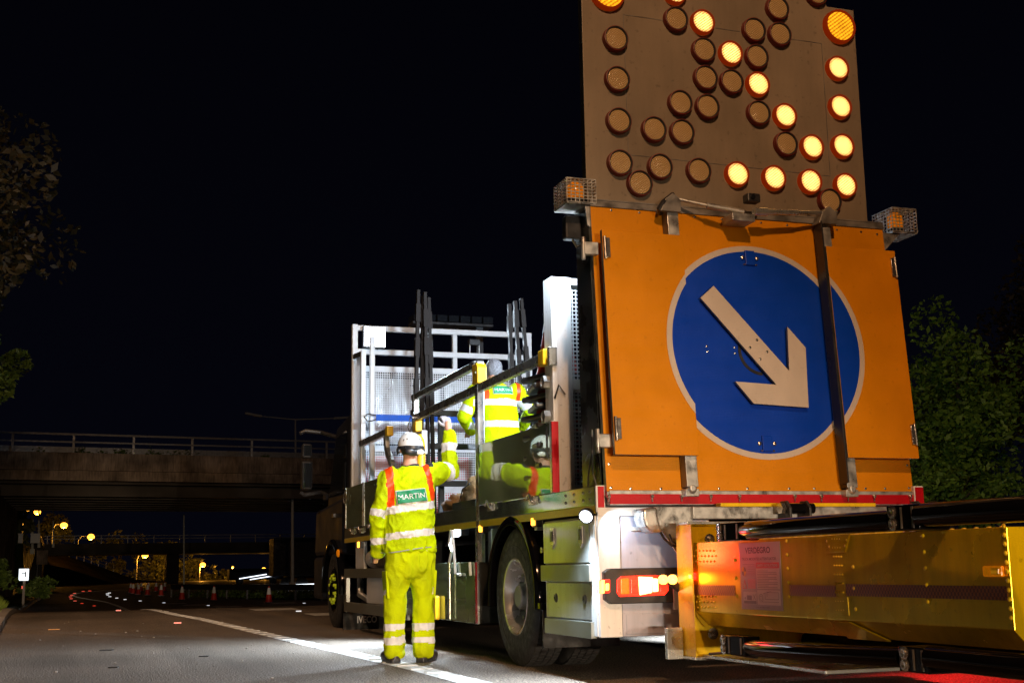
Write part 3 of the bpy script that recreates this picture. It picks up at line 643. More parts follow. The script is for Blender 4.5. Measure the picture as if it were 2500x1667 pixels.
# ------------------------------------------------------------------ street lamps
def lamp(px, py, y, foot_py, r, label, lit=True, side=-1, polepx=None, power=2600):
    h = PY(px, py, y); ppx = polepx if polepx is not None else px + side * 8; b = PY(ppx, foot_py, y); top = Vector((b.x, y, h.z + 0.25))
    t = thing('street_lamp', (b.x, y, min(b.z, top.z - 2)), label, 'street lamp', 'street lamps along the slip road')
    MB().tube([(b.x, y, b.z), (b.x, y, top.z - 1.0), (b.x + (h.x - b.x) * 0.25, y, top.z - 0.1), (h.x, y, top.z + 0.1)], [0.10, 0.075, 0.06, 0.05], 8).build('column', 'mastgrey', t)
    MB().sphere(h, r * 1.25, 14, 0, (1.1, 0.9, 0.9)).build('lantern', 'sodium' if lit else 'galv_dark', t)
    d = bpy.data.lights.new('lantern_light', 'POINT'); d.energy = power; d.color = (1.0, 0.42, 0.05); d.shadow_soft_size = 0.2
    o = bpy.data.objects.new('lantern_light', d); C.objects.link(o); o.parent = t; o.location = Vector((h.x, y, h.z - r * 1.3 - 0.3)) - t.location
lamp(91, 1249, 190, 1340, 0.34, 'lit orange street lamp high above the far bridge, leftmost of the row', True, -1, 52)
lamp(156, 1282, 240, 1340, 0.46, 'lit orange street lamp, second from the left above the far bridge', True, -1, 126)
lamp(222, 1310, 300, 1345, 0.58, 'lit orange street lamp, third from the left just above the far bridge', True, -1, 190)
lamp(354, 1355, 235, 1440, 0.42, 'lit orange street lamp among the trees under the far bridge, fourth from the left', True, -1, 332)
lamp(495, 1378, 232, 1440, 0.36, 'lit orange street lamp beside the round tree, fifth from the left', True, -1, 486)
lamp(644, 1389, 240, 1440, 0.30, 'lit orange street lamp above the nearest traffic cone, rightmost of the row', True, -1, 640)
lamp(568, 1384, 250, 1440, 0.16, 'small faint orange street lamp left of the rightmost bright one', True, -1, 564)
# tall plain columns
def column(px, y0, y1, y, r, label, m='mastpale', bend=0):
    b, t_ = PY(px, y0, y), PY(px - bend, y1, y)
    mb = MB().tube([b, t_], [r, r * 0.7], 10); mb.box(b.x - r * 1.5, b.x + r * 1.5, y - r * 1.5, y + r * 1.5, b.z - 0.3, b.z + 0.25)
    o = mb.build('lamp_column', m, origin=b); tag(o, label, 'column', 'bare columns by the road')
column(714, 1432, 1200, 76, 0.11, 'thick pale column standing behind the barrier, right of the nearest cone')
column(449, 1440, 1255, 110, 0.09, 'thin grey column rising behind the row of cones')
column(79, 1345, 1180, 150, 0.16, 'grey blue column left of the first orange street lamp')
column(95, 1330, 1190, 160, 0.10, 'slim green grey column beside the first orange street lamp')
column(130, 1330, 1190, 165, 0.09, 'thin orange-lit column between the first and second street lamps')
# unlit twin-arm lamp on the near bridge
b_ = PY(723, 1130, 95); tp = PY(721, 1024, 95); la = PY(640, 1016, 95); l0 = PY(598, 1008, 95); ra = PY(815, 1021, 95)
t = thing('street_lamp', b_, 'unlit twin arm street lamp standing up over the bridge left of the truck', 'street lamp')
MB().tube([b_ - Vector((0, 0, 2)), tp], [0.09, 0.06], 8).build('column', 'mastpale', t)
MB().tube([la, tp], [0.035, 0.05], 8).build('arm', 'mastpale', t); MB().tube([tp, ra], [0.05, 0.035], 8).build('arm', 'mastpale', t)
MB().bar(l0, la, 0.3, 0.16).build('lantern', 'mastpale', t, bevel=0.05); MB().bar(ra, ra + Vector((1.2, 0, .1)), 0.3, 0.16).build('lantern', 'mastpale', t, bevel=0.05)

# ------------------------------------------------------------------ roadside signs on the left
p = PY(58, 1402, 62)
t = thing('marker_sign', (p.x + .02, 62, bank_z(p.x, 62)), 'small white reflective sign, returned light put in as glow, with a dark arrow mark on the left verge', 'sign')
MB().box(p.x - 0.21, p.x + 0.21, 62, 62.03, p.z - 0.26, p.z + 0.26).build('sign_face', 'reflsign', t, bevel=0.06, seg=3)
MB().box(p.x - 0.10, p.x + 0.05, 61.985, 61.995, p.z + 0.05, p.z + 0.09).box(p.x + 0.05, p.x + 0.10, 61.985, 61.995, p.z - 0.10, p.z + 0.13).build('arrow_mark', 'greyink', t)
MB().box(p.x - 0.02, p.x + 0.08, 62.04, 62.10, bank_z(p.x, 62) - 0.1, p.z).build('post', 'kerb', t)
MB().box(p.x - 0.07, p.x - 0.02, 62.0, 62.03, p.z - 0.62, p.z - 0.5).build('reflector', 'stud_red_refl', t)
p = PY(103, 1360, 140); q_ = PY(88, 1420, 140)
t = thing('road_sign', (q_.x, 140, -0.7), 'grey back of a rectangular road sign under the far bridge', 'sign')
MB().box(p.x - 0.55, p.x + 0.55, 140, 140.05, p.z - 0.72, p.z + 0.72).build('sign_face', 'concrete', t)
MB().tube([(q_.x, 140.1, -0.7), (q_.x + .1, 140.1, p.z + 0.6)], 0.05, 8).build('post', 'galv', t)
for px, lb in ((19, 'pale cabinet on the grass bank beside the yellow-green tree'), (50, 'narrow pale cabinet at the foot of the grey blue column'), (86, 'pale cabinet with a lid behind the far bridge wing wall')):
    p = PY(px, 1313, 140); wd = 0.45 if px != 50 else 0.22
    mb = MB().box(p.x - wd, p.x + wd, 140, 140.4, p.z - 0.5, p.z + 0.40); mb.box(p.x - wd - .04, p.x + wd + .04, 139.96, 140.44, p.z + 0.40, p.z + 0.47)
    tag(mb.build('roadside_cabinet', 'offwhite', origin=(p.x, 140, p.z - .5)), lb, 'cabinet', 'cabinets by the far bridge')
# embankment the cabinets and the yellow-green tree stand on
a_, b_, c_ = PY(-40, 1322, 142), PY(57, 1328, 142), PY(64, 1450, 130)
mb = MB().add([a_ + Vector((-20, 0, 0)), b_, b_ + Vector((0, 40, 0.2)), a_ + Vector((-20, 40, 0.2)), (b_.x + 0.6, 132, -0.8), (a_.x - 20, 132, -0.8)], [(0, 1, 2, 3), (5, 4, 1, 0), (1, 4, (2))])
tag(mb.build('terrain', 'bank'), kind='structure')

# ------------------------------------------------------------------ cones and studs
def cone():
    t = thing('traffic_cone', (0, 0, 0), '', 'traffic cone', 'traffic cones closing the lanes ahead')
    mb = MB().box(-0.21, 0.21, -0.21, 0.21, 0, 0.045); mb.build('base', 'black', t, bevel=0.015)
    MB().lathe((0, 0, 0.045), (0, 0, 1), [(0, 0.165), (0.34, 0.105)], 20).build('body', 'conered', t)
    MB().lathe((0, 0, 0.385), (0, 0, 1), [(0, 0.108), (0.30, 0.058), (0.30, 0.05)], 20).build('sleeve', 'conewhite', t)
    MB().lathe((0, 0, 0.685), (0, 0, 1), [(0, 0.053), (0.06, 0.042), (0.065, 0.03)], 16).build('tip', 'conered', t)
    return t
cone0 = cone()
cl = [(656, 1471, 'nearest traffic cone, red with white sleeve, right of the curving white line'), (522, 1465.5, 'red and white traffic cone, second nearest of the row'), (444, 1464, 'red and white traffic cone in front of the thin grey column'),
      (393, 1454, 'far traffic cone, fourth from the right'), (360, 1452.5, 'far traffic cone, fifth from the right'), (338, 1451.5, 'far traffic cone, sixth from the right'), (325, 1449, 'far traffic cone, tall in a tight cluster at the left end'), (319, 1446.5, 'far traffic cone, leftmost of the whole row'),
      (335, 1444.5, 'tiny far traffic cone behind the left cluster'), (345, 1443.5, 'tiny far traffic cone just right of the left cluster'), (362, 1443, 'tiny far traffic cone above the fifth one'), (381, 1443, 'tiny far traffic cone between the fourth and fifth'), (402, 1443, 'tiny farthest traffic cone right of the fourth')]
for i, (px, py, lb) in enumerate(cl):
    o = cone0 if i == 0 else copy_tree(cone0); p = G(px, py); o.location = p; o['label'] = lb
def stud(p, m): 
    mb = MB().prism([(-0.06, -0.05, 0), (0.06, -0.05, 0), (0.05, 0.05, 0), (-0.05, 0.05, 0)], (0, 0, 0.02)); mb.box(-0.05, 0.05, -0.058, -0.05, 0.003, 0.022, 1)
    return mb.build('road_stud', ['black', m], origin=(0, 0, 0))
s_red = stud((0, 0, 0), 'stud_red_refl'); s_white = stud((0, 0, 0), 'stud_white_refl')
def put_studs(src, lst, label, group, sc=1.0):
    for i, (px, py) in enumerate(lst):
        o = src if i == 0 else src.copy()
        if i: C.objects.link(o)
        p = G(px, py); k = max(1.0, p.y / 48) * sc; o.location = p + Vector((0, 0, 0.004)); o.scale = (k, k, k)
        tag(o, label, 'road stud', group)
put_studs(s_red, [(433, 1522), (289, 1491), (230, 1479), (200, 1473), (183, 1467), (174, 1461.5), (172, 1457), (175, 1453), (182, 1448.5), (203, 1443.6), (219, 1442.6)], 'small red reflective stud, returned light put in as glow, beside the white edge line', 'red road studs')
put_studs(s_white, [(728, 1493), (508, 1478), (400, 1471.5), (342, 1467), (305, 1463.5), (285, 1460), (268, 1456.5), (263, 1452.5), (262, 1449.5), (267, 1447.5), (742, 1472.5)], 'small white reflective stud, returned light put in as glow, on the lane line ahead', 'white road studs')

# ================================================================== TRUCK
XL_, XR_ = 3.18, 5.68
truck = thing('works_truck', (4.43, 12.5, 0), 'large traffic management truck with orange rear sign panel, lit arrow board and yellow rear attenuator', 'truck')
T = truck
def mirx(x): return XL_ + XR_ - x
# chassis and deck
mb = MB().box(3.95, 4.07, 7.9, 18.6, 0.72, 1.0).box(4.79, 4.91, 7.9, 18.6, 0.72, 1.0)
for y in (8.2, 10.8, 12.5, 14.2, 15.9): mb.box(4.07, 4.79, y, y + 0.12, 0.76, 0.96)
mb.tube([(3.5, 9.56, 0.52), (5.36, 9.56, 0.52)], 0.09, 12); mb.tube([(3.5, 17.3, 0.5), (5.36, 17.3, 0.5)], 0.07, 12); mb.sphere((4.43, 9.56, 0.52), 0.26, 14)
mb.box(4.2, 4.7, 12.0, 15.2, 0.45, 0.8); mb.box(4.0, 4.9, 8.4, 9.0, .5, .74)
mb.build('chassis', 'chassis', T)
MB().box(XL_ + 0.045, XR_ - 0.045, 7.86, 16.2, 1.10, 1.245).build('deck', 'darksteel', T)
for nm, x0, x1 in (('side_rail', XL_, XL_ + 0.042), ('side_rail', XR_ - 0.042, XR_)):
    r_ = MB().box(x0, x1, 7.79, 16.33, 1.145, 1.272).build(nm, 'alu_pol', T, bevel=0.006)
    xx = (XL_ - 0.002) if x0 < 4 else XR_ + 0.002
    MB().box(min(xx, x0 + .01), max(xx, x1 - .01), 7.80, 16.32, 1.092, 1.143).build('contour_tape', 'yellowtape', r_)
    xs = XL_ - 0.004 if x0 < 4 else XR_ + .004
    mb = MB()
    for y in (7.88, 8.0, 8.17, 8.33):
        for z in (1.235, 1.185): mb.lathe((xs + .006, y, z), (-1 if x0 < 4 else 1, 0, 0), [(0, 0.011), (0.006, 0.011), (0.010, 0.006), (0.011, 0)], 10)
    mb.build('rivets', 'bolt', r_)
# over-centre latches along the side rail
for px, py in [(1193, 1236), (1295, 1221), (857, 1297), (879, 1294), (903, 1289)]:
    p = PX(px, py, XL_ - 0.02)
    mb = MB().box(p.x, XL_ + 0.003, p.y - 0.06, p.y + 0.05, p.z - 0.035, p.z + 0.03); mb.tube([(p.x - .01, p.y - .07, p.z - .02), (p.x - .015, p.y, p.z + .045), (p.x - .01, p.y + .06, p.z + 0.01)], 0.011, 8)
    mb.build('latch', 'bolt', T, bevel=0.004)
# side boards
def board(y0, y1, x=XL_, z0=1.274, z1=1.785, dx=0.0):
    s = 1 if x < 4 else -1
    mb = MB().prism([(x + (.004 + dx * .5) * s, y0, z0), (x + (.004 - dx * .5) * s, y1, z0), (x + (.030 - dx * .5) * s, y1, z0), (x + (.030 + dx * .5) * s, y0, z0)], (0, 0, z1 - z0))
    b = mb.build('side_board', 'board', T, bevel=0.003)
    for y in (y0 + 0.012, y1 - 0.012): MB().box(x - 0.001 * s, x + 0.034 * s, y - 0.018, y + 0.018, z0, z1 + 0.006).build('edge_trim', 'alu', b)
    return b
b1 = board(8.60, 10.37, dx=.031)
MB().box(XL_ - 0.004, XL_ - 0.0015, 8.66, 8.70, 1.52, 1.76).box(XL_ - 0.004, XL_ - 0.0015, 10.25, 10.28, 1.52, 1.74).build('slot', 'black', b1)
board(15.20, 16.28); board(12.75, 15.14)
for y0, y1 in ((8.6, 10.4), (10.45, 12.7), (12.75, 15.1), (15.2, 16.28)): board(y0, y1, XR_)
# strip of rail upstand in the step gap
MB().box(XL_ + 0.005, XL_ + 0.035, 10.52, 11.25, 1.274, 1.335).build('kick_plate', 'alu_pol', T)
MB().box(XL_ + 0.003, XL_ + 0.02, 8.43, 8.575, 1.274, 1.79).build('red_marker', 'redref', T) if False else None
# red retro-reflective strip at the rear of the boards and on the rail end
p0, p1 = PY(1344, 1028, 8.59), PY(1353, 1198, 8.59)
MB().box(XL_ - 0.002, XL_ + 0.05, 8.575, 8.592, 1.275, 1.785).build('reflective_strip', ['redref'], T)
MB().box(XL_ - 0.003, XL_ + 0.062, 7.762, 7.786, 1.095, 1.272).build('rail_end_cap', 'whitesteel', T, bevel=0.006)
MB().box(XL_ + 0.008, XL_ + 0.052, 7.757, 7.7615, 1.102, 1.265).build('reflective_strip', 'redref', T)
# posts and handrails
def post(y, z0, z1, x=XL_, wd=0.085): MB().box(x - 0.004, x + 0.06, y - wd / 2, y + wd / 2, z0, z1).build('post', 'alu', T, bevel=0.008)
post(10.44, 1.09, 2.52); post(12.70, 1.28, 2.52); post(8.63, 2.20, 2.34, XL_ + .005, .05)
for x in (XL_, XR_ - 0.055):
    MB().box(x, x + 0.05, 10.50, 12.78, 2.47, 2.535).build('handrail', 'alu', T, bevel=0.006)
    MB().box(x, x + 0.05, 8.82, 12.66, 2.245, 2.32).build('handrail', 'alu', T, bevel=0.006)
    MB().box(x, x + 0.05, 13.95, 15.45, 2.24, 2.315).build('handrail', 'alu', T, bevel=0.006)
for y0, y1, z0, z1 in ((8.70, 8.82, 2.22, 2.34), (12.55, 12.67, 2.13, 2.245), (13.84, 13.95, 2.22, 2.33)): MB().box(XL_ - 0.012, XL_ + 0.062, y0, y1, z0, z1).build('rail_bracket', 'yellow_clip', T, bevel=0.01)
MB().prism([(XL_ - .014, 10.36, 2.32), (XL_ - .014, 10.36, 2.46), (XL_ - .014, 10.40, 2.50), (XL_ - .014, 10.52, 2.50), (XL_ - .014, 10.52, 2.32)], (0.085, 0, 0)).build('latch_cover', 'yellow_clip', T, bevel=0.008)
MB().box(XL_ - .02, XL_ + .07, 10.40, 10.43, 2.41, 2.425).box(XL_ - .03, XL_ + .09, 12.62, 12.65, 2.275, 2.29).build('pin', 'bolt', T)
a_, b_ = PX(1026, 1052, XL_), PX(1034, 1175, XL_)
MB().box(XL_ - .01, XL_ + .05, a_.y - .10, a_.y + .12, a_.z - .24, a_.z).build('gate_plate', 'white', T, bevel=0.01)
MB().tube([(XL_ - .02, a_.y - .05, a_.z - 0.06), (XL_ - .02, a_.y - .10, a_.z - .16), (XL_ - .02, a_.y - .10, 1.30)], 0.045, 12).build('grab_handle', 'yellow_clip', T)
pts = [PX(a, b, XL_ + .02) for a, b in [(943, 1063), (945, 1098), (957, 1130), (961, 1172)]]
mb = MB()
for a, b in zip(pts, pts[1:]): mb.bar(a, b, 0.09, 0.05, (1, 0, 0))
mb.build('gate_arm', 'galv', T, bevel=0.006)
# chains hanging from the gate
for y, z in ((12.72, 2.30), (12.72, 2.1), (16.2, 1.75)):
    MB().tube([(XL_ - .02, y, z), (XL_ - .03, y + .08, z - .10), (XL_ - .03, y - .02, z - .17), (XL_ - .02, y - .12, z - .06)], 0.006, 6).build('chain', 'bolt', T)

# lockers at the rear left (and their right-hand twin)
def locker(x0, x1, sgn):
    bd = MB().box(x0 + 0.01, x1 - 0.01, 7.80, 8.80, 0.30, 1.075).build('locker', 'offwhite', T, bevel=0.004)
    xo = x0 if sgn < 0 else x1
    def pl(n, y0, y1, z0, z1, out, m):
        a, b = (xo - out, xo + 0.015) if sgn < 0 else (xo - 0.015, xo + out)
        return MB().box(a, b, y0, y1, z0, z1).build(n, m, bd, bevel=0.004)
    pl('upper_door', 7.90, 8.79, 0.772, 1.06, 0.006, 'alu_lock'); pl('guard_board', 7.86, 8.80, 0.648, 0.762, 0.028, 'alu_guard')
    pl('lower_door', 7.89, 8.74, 0.40, 0.640, 0.006, 'alu_lock'); pl('guard_board', 7.85, 8.74, 0.285, 0.392, 0.028, 'alu_guard')
    pl('corner_strip', 7.795, 7.89, 0.30, 1.075, 0.004, 'white')
    if sgn < 0:
        for y in (8.58, 8.03):
            mb = MB().prism([(xo - .007, y - .035, 0.90), (xo - .007, y + .035, 0.90), (xo - .007, y + .035, 1.02), (xo - .007, y - .035, 1.02)], (-0.012, 0, 0))
            mb.prism([(xo - .019, y - .02, 0.925), (xo - .019, y + .02, 0.925), (xo - .019, y + .02, 1.0), (xo - .019, y - .02, 1.0)], (-0.006, 0, 0), 1)
            mb.prism([(xo - .007, y - .02, 0.90), (xo - .007, y, 0.87), (xo - .007, y + .02, 0.90)], (-0.01, 0, 0)); mb.build('door_latch', ['bolt', 'black'], bd, bevel=0.002)
            MB().lathe((xo - .006, y - 0.03, 0.535), (-1, 0, 0), [(0, 0.032), (0.004, 0.032), (0.006, 0.024), (0.002, 0.018), (0.002, 0)], 16).build('lock', 'black', bd)
    return bd
locker(XL_, 4.02, -1); locker(4.84, XR_, 1)
# rear face of the left locker: panels proud of each other
yb_ = 7.80
MB().box(XL_ + .004, XL_ + .16, yb_ - .035, yb_, 0.295, 1.125).build('rear_corner_panel', 'white', T, bevel=0.006)
MB().box(XL_ + .165, 3.98, yb_ - .025, yb_, 0.295, 1.07).build('rear_panel', 'panelshade', T, bevel=0.006)
MB().box(XL_ + .004, 4.4, yb_ - .045, yb_ - 0.005, 1.072, 1.128).build('rear_top_strip', 'offwhite', T, bevel=0.004)
MB().box(XL_ + .19, 3.74, yb_ - .029, yb_ - .02, 0.31, 0.44).build('rear_panel_seam', 'panelshade', T, bevel=0.003)
MB().box(3.42, 3.62, yb_ - .032, yb_ - .02, 0.975, 1.0).build('pull_slot', 'offwhite', T, bevel=0.003)
# tail-light cluster
def tail(sgn):
    f = (lambda x: x) if sgn < 0 else mirx
    y0 = yb_ - .085
    q = [PY(a, b, y0) for a, b in [(1476, 1396), (1489, 1387), (1655, 1384), (1655, 1470), (1494, 1474), (1479, 1463)]]
    q = [Vector((f(p.x), y0, p.z)) for p in q]
    h = MB().prism(q, (0, 0.055, 0)).build('tail_light', 'black', T, bevel=0.006)
    def L(n, pts, m, out=0.012, bev=0.006):
        z = [PY(a, b, y0) for a, b in pts]; z = [Vector((f(p.x), y0 + .004, p.z)) for p in z]
        return MB().prism(z, (0, -out - .004, 0)).build(n, m, h, bevel=bev, seg=3)
    L('lens_frame', [(1505, 1415), (1515, 1406), (1600, 1403), (1628, 1410), (1632, 1440), (1622, 1452), (1512, 1456), (1505, 1445)], 'red_on', .008, .01)
    L('turn_lens', [(1513, 1412), (1533, 1411), (1535, 1449), (1514, 1450)], 'redorange_on', .016)
    L('side_lens', [(1537, 1411), (1556, 1410), (1557, 1448), (1538, 1449)], 'red_on', .018)
    L('brake_lens', [(1557, 1407), (1592, 1408), (1590, 1446), (1560, 1452)], 'red_hot' if sgn < 0 else 'red_strong', .018)
    L('fog_lens', [(1593, 1411), (1605, 1412), (1606, 1443), (1592, 1444)], 'red_hot', .014)
    L('end_lens', [(1608, 1412), (1626, 1416), (1627, 1440), (1609, 1446)], 'red_on', .016)
    m_ = L('corner_marker', [(1462, 1416), (1484, 1413), (1484, 1446), (1462, 1448)], 'red_on', .04)
    L('corner_marker_lamp', [(1462, 1416), (1470, 1415), (1470, 1447), (1462, 1448)], 'amber_hot', .046)
    L('corner_marker_lamp', [(1472, 1424), (1481, 1423), (1481, 1440), (1472, 1441)], 'amber_hot', .046)
    c_ = Vector((f(3.40), y0 - .12, .80)); lamp_light(h, c_, (0, -1, -.2) if sgn < 0 else (.25, -1, -.45), 13 if sgn < 0 else 150, (1.0, 0.02, 0.02), 170, .05)
    return h
tail(-1); tail(1)
# rubber outrigger arm with two amber lamps
a_, b_ = PY(1628, 1412, 7.45), PY(1690, 1462, 7.62)
am = MB().bar(a_, b_, 0.03, 0.05).build('lamp_arm', 'black', T, bevel=0.01)
for dx in (-0.035, 0.03): MB().lathe((a_.x + dx, 7.44, a_.z - .005), (0, -1, 0), [(0, 0.03), (0.02, 0.03), (0.03, 0.02), (0.032, 0)], 14).build('outrigger_lamp', 'amber_hot', am)
lamp_light(am, (a_.x + .04, 7.38, a_.z), (.8, -.3, 0), .8, (1.0, .30, .02), 170, .03)
# rear sill carrying red sheeting
pz0, pz1 = PY(1700, 1232, 7.70).z, PY(1700, 1204, 7.70).z
rs_ = MB().box(3.25, 5.62, 7.705, 7.86, pz0, pz1 + .02).build('rear_sill', 'galv', T, bevel=0.004)
MB().box(3.25, 5.60, 7.70, 7.7045, pz0 + .006, pz1 - .005).build('reflective_strip', 'redref', rs_)
MB().box(5.585, 5.665, 7.69, 7.76, pz0 - .01, 1.275).build('rail_end_cap', 'whitesteel', T, bevel=.006)
MB().box(5.592, 5.658, 7.684, 7.6895, pz0, 1.265).build('reflective_strip', 'redref', T)
for px in (1486, 1592, 1664, 1735, 1805, 1940, 2005, 2070, 2134, 2222):
    p = PY(px, 1211, 7.69); MB().lathe((p.x, 7.699, p.z), (0, -1, 0), [(0, .012), (.02, .012), (.024, .007), (.024, 0)], 10).box(p.x - .004, p.x + .004, 7.685, 7.699, p.z - .035, p.z).build('bolt', 'bolt', rs_)

# wheels
def wheel(cx, cy, cz, r, wd, sgn, deep=True, parent=T, lugs=False):
    """sgn -1: outer face looks to -X"""
    t = MB(); n = 56; ri = r * 0.555; hw = wd / 2
    ax = (sgn, 0, 0)
    t.lathe((cx, cy, cz), ax, [(-hw, ri), (-hw, ri + 0.03), (-hw * 1.05, r * 0.80), (-hw * 0.98, r * 0.93), (-hw * 0.86, r * 0.985), (-hw * .8, r), (hw * .8, r), (hw * 0.86, r * 0.985), (hw * 0.98, r * 0.93), (hw * 1.05, r * 0.80), (hw, ri + 0.03), (hw, ri)], n)
    # tread blocks: raised sipes across the tread
    for k in range(72):
        a = 2 * math.pi * k / 72
        for j, (u0, u1) in enumerate(((-.78, -.42), (-.38, -.02), (.02, .38), (.42, .78))):
            a2 = a + (0.5 if j % 2 else 0) * 2 * math.pi / 72; da = 2 * math.pi / 72 * 0.43; vv = []
            for uu in (u0, u1):
                for aa in (a2 - da, a2 + da):
                    for rr in (r - 0.002, r + 0.009): vv.append((cx + sgn * uu * hw, cy + math.cos(aa) * rr, cz + math.sin(aa) * rr))
            t.add(vv, [(0, 1, 3, 2), (4, 6, 7, 5), (0, 4, 5, 1), (2, 3, 7, 6), (1, 5, 7, 3)])
    # raised lettering-like band on the sidewall
    t.lathe((cx, cy, cz), ax, [(hw * 1.035, r * .74), (hw * 1.06, r * .745), (hw * 1.06, r * .755), (hw * 1.04, r * .76)], n)
    wroot = t.build('wheel', 'rubber', parent)
    m = MB()
    if deep:
        m.lathe((cx, cy, cz), ax, [(hw * 0.97, ri + 0.012), (hw * 1.03, ri + 0.004), (hw * 1.0, ri - 0.012), (hw * .75, ri - 0.03), (0.02, ri - 0.05)], n, 0)
        m.lathe((cx, cy, cz), ax, [(0.02, ri - 0.05), (-0.02, ri - 0.09), (-0.01, r * 0.30), (0.03, r * 0.26), (0.03, 0.0)], n, 1)
        m.lathe((cx, cy, cz), ax, [(0.03, r * .2), (0.10, r * 0.18), (0.115, r * .15), (0.115, 0)], 24, 1)
        for k in range(10):
            a = 2 * math.pi * k / 10; m.lathe((cx + sgn * .025, cy + math.cos(a) * r * .32, cz + math.sin(a) * r * .32), ax, [(0, .017), (.03, .016), (.033, 0)], 6, 1)
    else:
        m.lathe((cx, cy, cz), ax, [(hw * 0.97, ri + 0.012), (hw * 1.03, ri + 0.004), (hw * 1.0, ri - 0.012), (hw * .55, ri - 0.04)], n, 0)
        m.lathe((cx, cy, cz), ax, [(hw * .55, ri - .04), (hw * .8, r * .45), (hw * 1.0, r * .36), (hw * 1.0, r * .2), (hw * 1.3, r * .16), (hw * 1.3, 0)], n, 1)
    rim = m.build('rim', ['rim', 'rim_dark'] if not lugs else ['blackgloss', 'blackgloss'], wroot)
    if lugs:
        for k in range(10):
            a = 2 * math.pi * (k + .5) / 10; c_ = (cx + sgn * hw * .95, cy + math.cos(a) * .168, cz + math.sin(a) * .168)
            l_ = MB().lathe(c_, ax, [(0, .024), (.045, .022), (.05, .012), (.05, 0)], 10)
            a2 = a + .25; l_.bar(Vector(c_) + Vector((sgn * .02, 0, 0)), (cx + sgn * (hw * .95 + .02), cy + math.cos(a2) * .20, cz + math.sin(a2) * .20), .02, .03); l_.build('nut_indicator', 'lug', rim)
    return wroot
WY, WZ = 9.56, 0.525
wheel(3.345, WY, WZ, 0.52, 0.27, -1); wheel(3.665, WY, WZ, 0.52, 0.27, -1)
wheel(mirx(3.345), WY, WZ, 0.52, 0.27, 1); wheel(mirx(3.665), WY, WZ, 0.52, 0.27, 1)
wheel(3.36, 17.25, 0.50, 0.52, 0.28, -1, False, T, True); wheel(mirx(3.36), 17.25, 0.50, 0.52, 0.28, 1, False)
# mudguards
def guard(sgn, y=WY, z=WZ, r=0.625, x0=3.17, x1=3.84, a0=-8, a1=188, nm='mudguard'):
    f = (lambda x: x) if sgn < 0 else mirx
    v = []; n = 40; prof = [(x0, -0.075), (x0 - .006, -0.03), (x0 + .012, 0.0), (x0 + .04, 0.008), (x1, 0.008), (x1, 0.0), (x0 + .045, -0.002), (x0 + .014, -.075)]
    for i in range(n + 1):
        a = R(a0 + (a1 - a0) * i / n)
        for x, dr in prof: v.append((f(x), y + math.cos(a) * (r + dr), z + math.sin(a) * (r + dr)))
    k = len(prof); fs = [(i * k + j, i * k + (j + 1) % k, (i + 1) * k + (j + 1) % k, (i + 1) * k + j) for i in range(n) for j in range(k)]
    fs += [tuple(range(k)), tuple(range(n * k, n * k + k))]
    return MB().add(v, fs, 0, True).build(nm, 'blackgloss', T)
guard(-1); guard(1)
MB().box(3.20, 3.80, WY - .66, WY - .64, 0.17, 0.50).build('mud_flap', 'rubber', T)
MB().box(3.175, 3.25, WY - .675, WY - .60, 0.44, 0.50).build('guard_end', 'blackgloss', T, bevel=.01)
MB().lathe((3.20, WY - .70, .87), (-1, 0, 0), [(-.15, .022), (.02, .022), (.022, 0)], 12).build('guard_stay', 'bolt', T)
# markers under the rail
def marker(px, py, m='amber_on', s=0.028):
    p = PX(px, py, XL_ + .02); b = MB().box(XL_ + .012, XL_ + .06, p.y - .05, p.y + .05, p.z - .04, p.z + .045).build('marker_bracket', 'black', T, bevel=.005)
    MB().box(XL_ - .004, XL_ + .016, p.y - s, p.y + s, p.z - s, p.z + s).build('marker_lamp', m, b, bevel=.006)
marker(1306, 1273); marker(1177, 1290); marker(878, 1329, 'amber_on', .035)
MB().box(XL_ + .02, XL_ + .07, 9.0, 9.05, 1.02, 1.09).build('hinge', 'galv', T)

# step locker with folding steps, left side
cab_ = MB().box(XL_ + .02, 3.62, 10.47, 13.0, 0.29, 0.79).build('step_locker', 'sheet', T, bevel=.004)
MB().box(XL_ + .004, XL_ + .019, 10.55, 11.30, 0.285, 0.80).build('step_door', 'board', cab_, bevel=.003)
MB().box(XL_ + .004, XL_ + .019, 11.34, 13.0, 0.285, 0.80).build('step_door', 'board', cab_, bevel=.003)
MB().box(XL_ - .001, XL_ + .019, 10.47, 10.545, 0.283, 0.803).build('door_edge', 'alu', cab_, bevel=.003)
MB().box(XL_ - .006, XL_ - .002, 10.475, 10.518, 0.29, 0.797).build('reflective_strip', 'redref', cab_)
MB().tube([(XL_ - .02, 11.27, .30), (XL_ - .02, 11.27, .80)], .02, 10).build('door_hinge', 'bolt', cab_)
MB().box(XL_ + .45, XL_ + .48, 10.5, 11.6, .80, 1.09).build('back_sheet', 'galv_dark', cab_)
for y in (10.56, 10.83, 11.2): MB().box(XL_ + .25, XL_ + .30, y, y + .04, .80, 1.09).build('upright', 'whitesteel', cab_)
MB().box(XL_ + .012, XL_ + .05, 10.49, 10.56, .80, 1.09).build('upright', 'alu', cab_)
for pts in ([(1102, 1294), (1097, 1325), (1103, 1345), (1097, 1372)], [(1104, 1294), (1108, 1340), (1112, 1400), (1124, 1402)], [(1147, 1372), (1149, 1404)]):
    MB().tube([PX(a, b, XL_ - .015) for a, b in pts], .013, 8).build('grab_rail', 'whitesteel', cab_)
MB().box(XL_ - .045, XL_ + .003, 11.9, 12.02, .28, .50).box(XL_ - .045, XL_ + .003, 11.68, 11.82, .28, .50).build('wheel_chock', 'yellow_clip', cab_, bevel=.015)
p = PX(1126, 1297, XL_ + .10)
